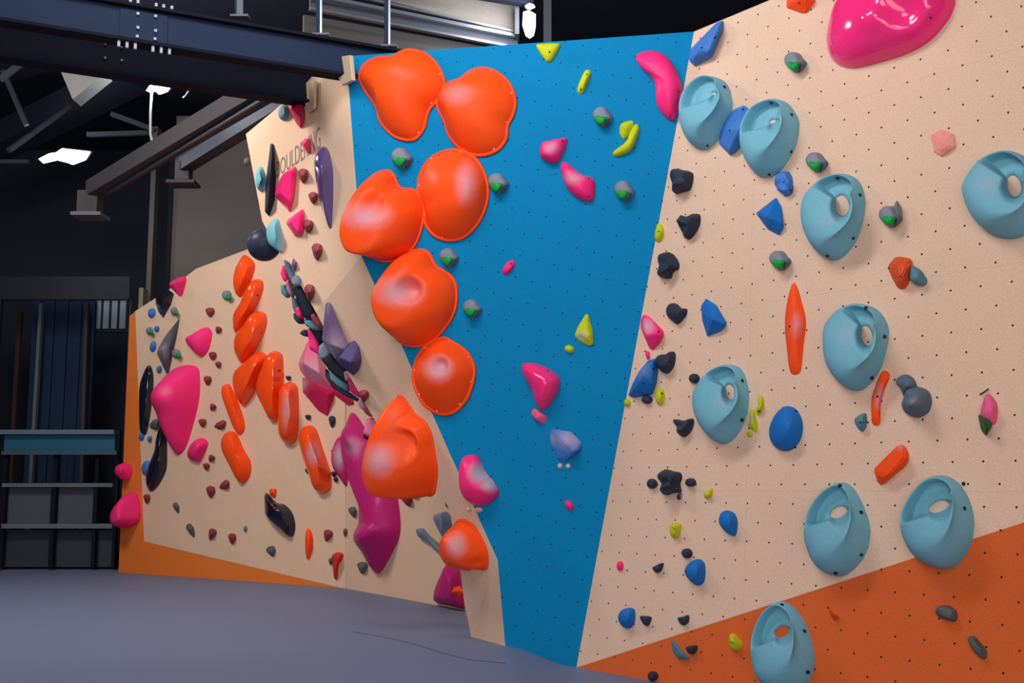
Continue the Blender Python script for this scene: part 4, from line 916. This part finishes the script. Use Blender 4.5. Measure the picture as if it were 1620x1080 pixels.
hold('A', 'orange', [(489,835),(495,846),(495.5,866),(489,885),(485,875),(485,844)], .08, 'slim orange spindle hold low on the left wall', peak=(490,858))
hold('A', 'red', [(534.5,873),(544,876.5),(540.6,887),(536,893),(535,905),(534.5,915),(530.5,915),(528.4,895),(526,880)], .10, 'red hold with an orange tail, lowest on the left wall', peak=(536,882))
hold('A', 'navy', [(422,779),(437,794),(451,798),(463,811),(468,832),(464,848),(457,847),(437,832),(423,815),(421,801)], .18, 'glossy black leaf shaped volume', gloss=2, vol=True, peak=(448,820))
hold('A', 'pink', [(298,577),(313,581),(317,596),(316,630),(308,666),(296,705),(285,719),(279,715),(270,692),(264,660),(262,634.5),(268,610),(273,594),(283,581)], .42, 'biggest pink volume on the left wall with a blunt nose to the left', gloss=0, peak=(258,628), blunt=.25, vol=True, a=1.8, b=1.4, n=96, rings=20, chalk=((262,618,16,10,.35),), tops=[(258,628,30,.10)])
hold('A', 'pink', [(327,517.5),(335,522.6),(336,533),(331,553),(322.6,564),(316.5,561),(302,548),(297,540),(298,533),(312,527)], .20, 'pink rounded triangle volume above the biggest pink volume', peak=(304,538), vol=True, a=1.8, b=1.5)
hold('A', 'pink', [(293,436),(295,441),(288,467.6),(284,469),(268,453),(268,447),(282,439)], .16, 'pink triangle volume on the top edge of the left wall', kind='facet', peak=[(274,450,.12), (287,445,.12)], vol=True, bevel=.03)
hold('A', 'navy', [(264.5,456),(275,464.5),(270,482),(258,503),(251,494),(246,480),(246,472),(255,461.5)], .16, 'glossy black pointed volume under the top pink triangle', kind='facet', peak=[(256,472,.15), (257,492,.08)], gloss=2, vol=True)
hold('A', 'marble', [(284,503),(281,523),(274,553),(265.5,596),(258,575.6),(248,559),(250,551),(261.5,531),(274,516.5)], .18, 'marbled grey pointed volume left of the pink rounded triangle', kind='facet', peak=[(256,553,.2), (270,545,.1)], chalk=((256,553,14,18,.7), (264,530,8,14,.3)), gloss=1, vol=True)
hold('A', 'pink', [(319,692.5),(329,698),(329,707),(319,728),(313,730),(302,726),(299.5,717.6),(306,703)], .16, 'small pink barrel volume right of the tip of the biggest pink volume', peak=(312,708), vol=True)
hold('A', 'navy', [(236,577),(241,583),(243.5,602.6),(240,645),(234,681),(227.5,690),(223,681),(222,645),(223,609),(230,586)], .12, 'long glossy black blade volume at the left end of the left wall', gloss=2, vol=True, chalk=())
hold('A', 'navy', [(257,672),(264,677),(265,709),(264,741),(255,762),(244.5,775),(237,776),(233,762),(236,743),(249,709),(252,688)], .16, 'long glossy black blade volume below the biggest pink volume', gloss=2, vol=True)
GLB = 'small blue holds at the left end of the left wall'
for x, y, rx, ry, lab in ((241,495,6,8,'small blue hold left of the black pointed volume'), (249,520,4,5,'tiny blue hold between the black pointed and marbled volumes'),
        (243,548,5,9,'small blue hold left of the marbled volume'), (253,584,4,6,'tiny blue hold at the foot of the marbled volume'),
        (232,740,7,12,'largest blue hold, touching the lower black blade'), (225,690,4,7,'tiny blue hold under the tip of the upper black blade'), (238,694,3.5,5,'tiny pale blue hold between the two black blades')):
    hold('A', 'sky', (x, y, rx, ry, 10), .06, lab, group=GLB, n=28, rings=8)
for x, y, rx, ry, lab in ((361,468,7,8,'green and grey hold left of the highest orange pill volume'), (278,493,5,6.5,'green hold right of the black pointed volume'),
        (281,560,6.5,7,'green hold right of the marbled volume'), (239,524,5,6,'dull green hold near the left end of the wall')):
    rt = empty('climbing_hold', A.px(x, y)); tag(rt, lab, 'climbing hold', 'small green holds on the left wall')
    dome('body', A, ell(x-1, y-1, rx, ry), .08, hmat('ggrey'), rt, n=28, rings=8, a=3)
    dome('green_insert', A, ell(x+1, y+2, rx*.7, ry*.62), .03, hmat('green'), rt, n=24, rings=6, off=.068)
hold('A', 'mossy', [(240,668),(246,664),(256,661),(254,674),(248,680),(239,676)], .08, 'grey lump between the upper black blade and the biggest pink volume', amp=.03)
for p, lab in (((332,494,8,8),'maroon wedge above the pink rounded triangle'), ((345,522,6,6,20),'maroon wedge just right of the pink rounded triangle'),
        ((336,563,7,7),'maroon wedge under the right tip of the pink rounded triangle'), ((345,577,5.5,5.5),'tiny maroon nub lower right of the pink rounded triangle'),
        ((328,602,7,8),'maroon wedge right of the top of the biggest pink volume'), ((336,644,6,6,30),'maroon wedge left of the thin orange pill'),
        ((320,669,7,7),'maroon wedge above the small pink barrel'), ((349,673,11,7,-30),'wide maroon wedge above the thick orange pill'),
        ((334,725,6,6,30),'maroon wedge right of the small pink barrel'), ((326,738,6,6),'maroon wedge directly below the small pink barrel'),
        ((356,768,10,7,-45),'leaf shaped maroon wedge left of the tip of the thick orange pill'), ((333,778,8,10),'maroon wedge left of the leaf shaped one'),
        ((232,789,6,8),'maroon wedge at the left edge under the lower black blade'), ((335,845,7,10,20),'maroon wedge with a drip under it, low on the left wall'),
        ((367,852,7,9),'maroon round wedge with a drip under it, right of another'), ((518,847,8,10,15),'dark maroon wedge right of the slim orange spindle')):
    x = p[0]; maroon('D' if x > 545 else 'A', p, .09, lab)
for p, lab in (((279,803,5,9,-20),'grey pebble low on the left wall, below the wedge with two prongs'), ((302,839,6,12,-25),'long grey pebble above the orange skirting paint'),
        ((429,872,8,9,-20),'grey pebble under the black leaf volume'), ((573,898,9,10,0),'dark brown wedge left of the tip of the long magenta volume'),
        ((546,842,4,7,10),'small dark hold left of the long magenta volume'), ((558,810,7,9,-15),'slate wedge left of the long magenta volume'),
        ((523,888,4,6,0),'small dark chip left of the red hold with the tail')):
    maroon('D' if p[0] > 546 else 'A', p, .08, lab, col='grey')
hold('A', 'dteal', (389,836,3,5,0), .04, 'tiny grey blue hold low in the middle of the left wall', n=20, rings=6)
for p, lab in (((456,598,5,4),'tiny black hold above the narrow upright orange pill'), ((487,660,5.5,4.5),'tiny black hold below the crimson volume'),
        ((525,667,6,10),'black and grey wedge under the crimson volume'), ((487,745,5.5,5),'tiny black hold left of the lowest orange pill'),
        ((526,714,3,3),'tiny black nub left of the small magenta lobe'), ((528,750,5,5),'black lump right of the lowest orange pill'), ((531,759,4.5,4.5),'black lump under its neighbour at the right of the lowest orange pill')):
    maroon('A', p, .07, lab, col='black')
maroon('D', (644,791,9,11,-20), .09, 'maroon wedge hanging under the tall orange macro')
maroon('D', (655,782,8,7,0), .07, 'dark maroon wedge half hidden by the tall orange macro')
maroon('D', (708,793,6,9,15), .07, 'small red wedge near the smallest orange macro', col='red')
hold('D', 'steelblue', [(691,815),(702,810),(710,811),(718,832),(713,859),(704,848),(693,826)], .14, 'grey blue club shaped hold beside the smallest orange macro', peak=(700,822), gloss=1)
hold('D', 'steelblue', [(661,837),(671,836),(679.5,845.5),(704,868),(706,882),(682,859.5),(666,850)], .10, 'long slanting grey blue bar left of the smallest orange macro', gloss=1, peak=(672,842))
hold('D', 'magenta', [(710,893),(716,890),(730,905),(738,940),(738,962),(716,958),(693,952.5),(691,940),(696,923),(704,907)], .18, 'magenta volume at the foot of the pale corner panel', gloss=1, vol=True, peak=(714,930), group=GMG)
hold('D', 'orange', [(704,938),(716,930),(728,926),(734,936),(728,943),(716,940)], .06, 'small orange wedge in front of the lowest magenta volume', kind='facet', peak=[(720,935,.08)], off=.13)
# pink volumes on the left end of the left wall
hold('A', 'pink', [(190,737),(200,732),(209,738),(209,752),(204,760),(196,757),(189,748)], .22, 'upper small pink knob on the orange painted end of the left wall', peak=(193,746), vol=True)
hold('A', 'pink', [(206,786),(211,778),(219,785),(223,819),(211,832),(196,834),(190,820),(196,800)], .36, 'lower pink volume with a long nose on the orange painted end of the left wall', peak=(184,819), blunt=.2, vol=True, a=2.4, b=1.6)
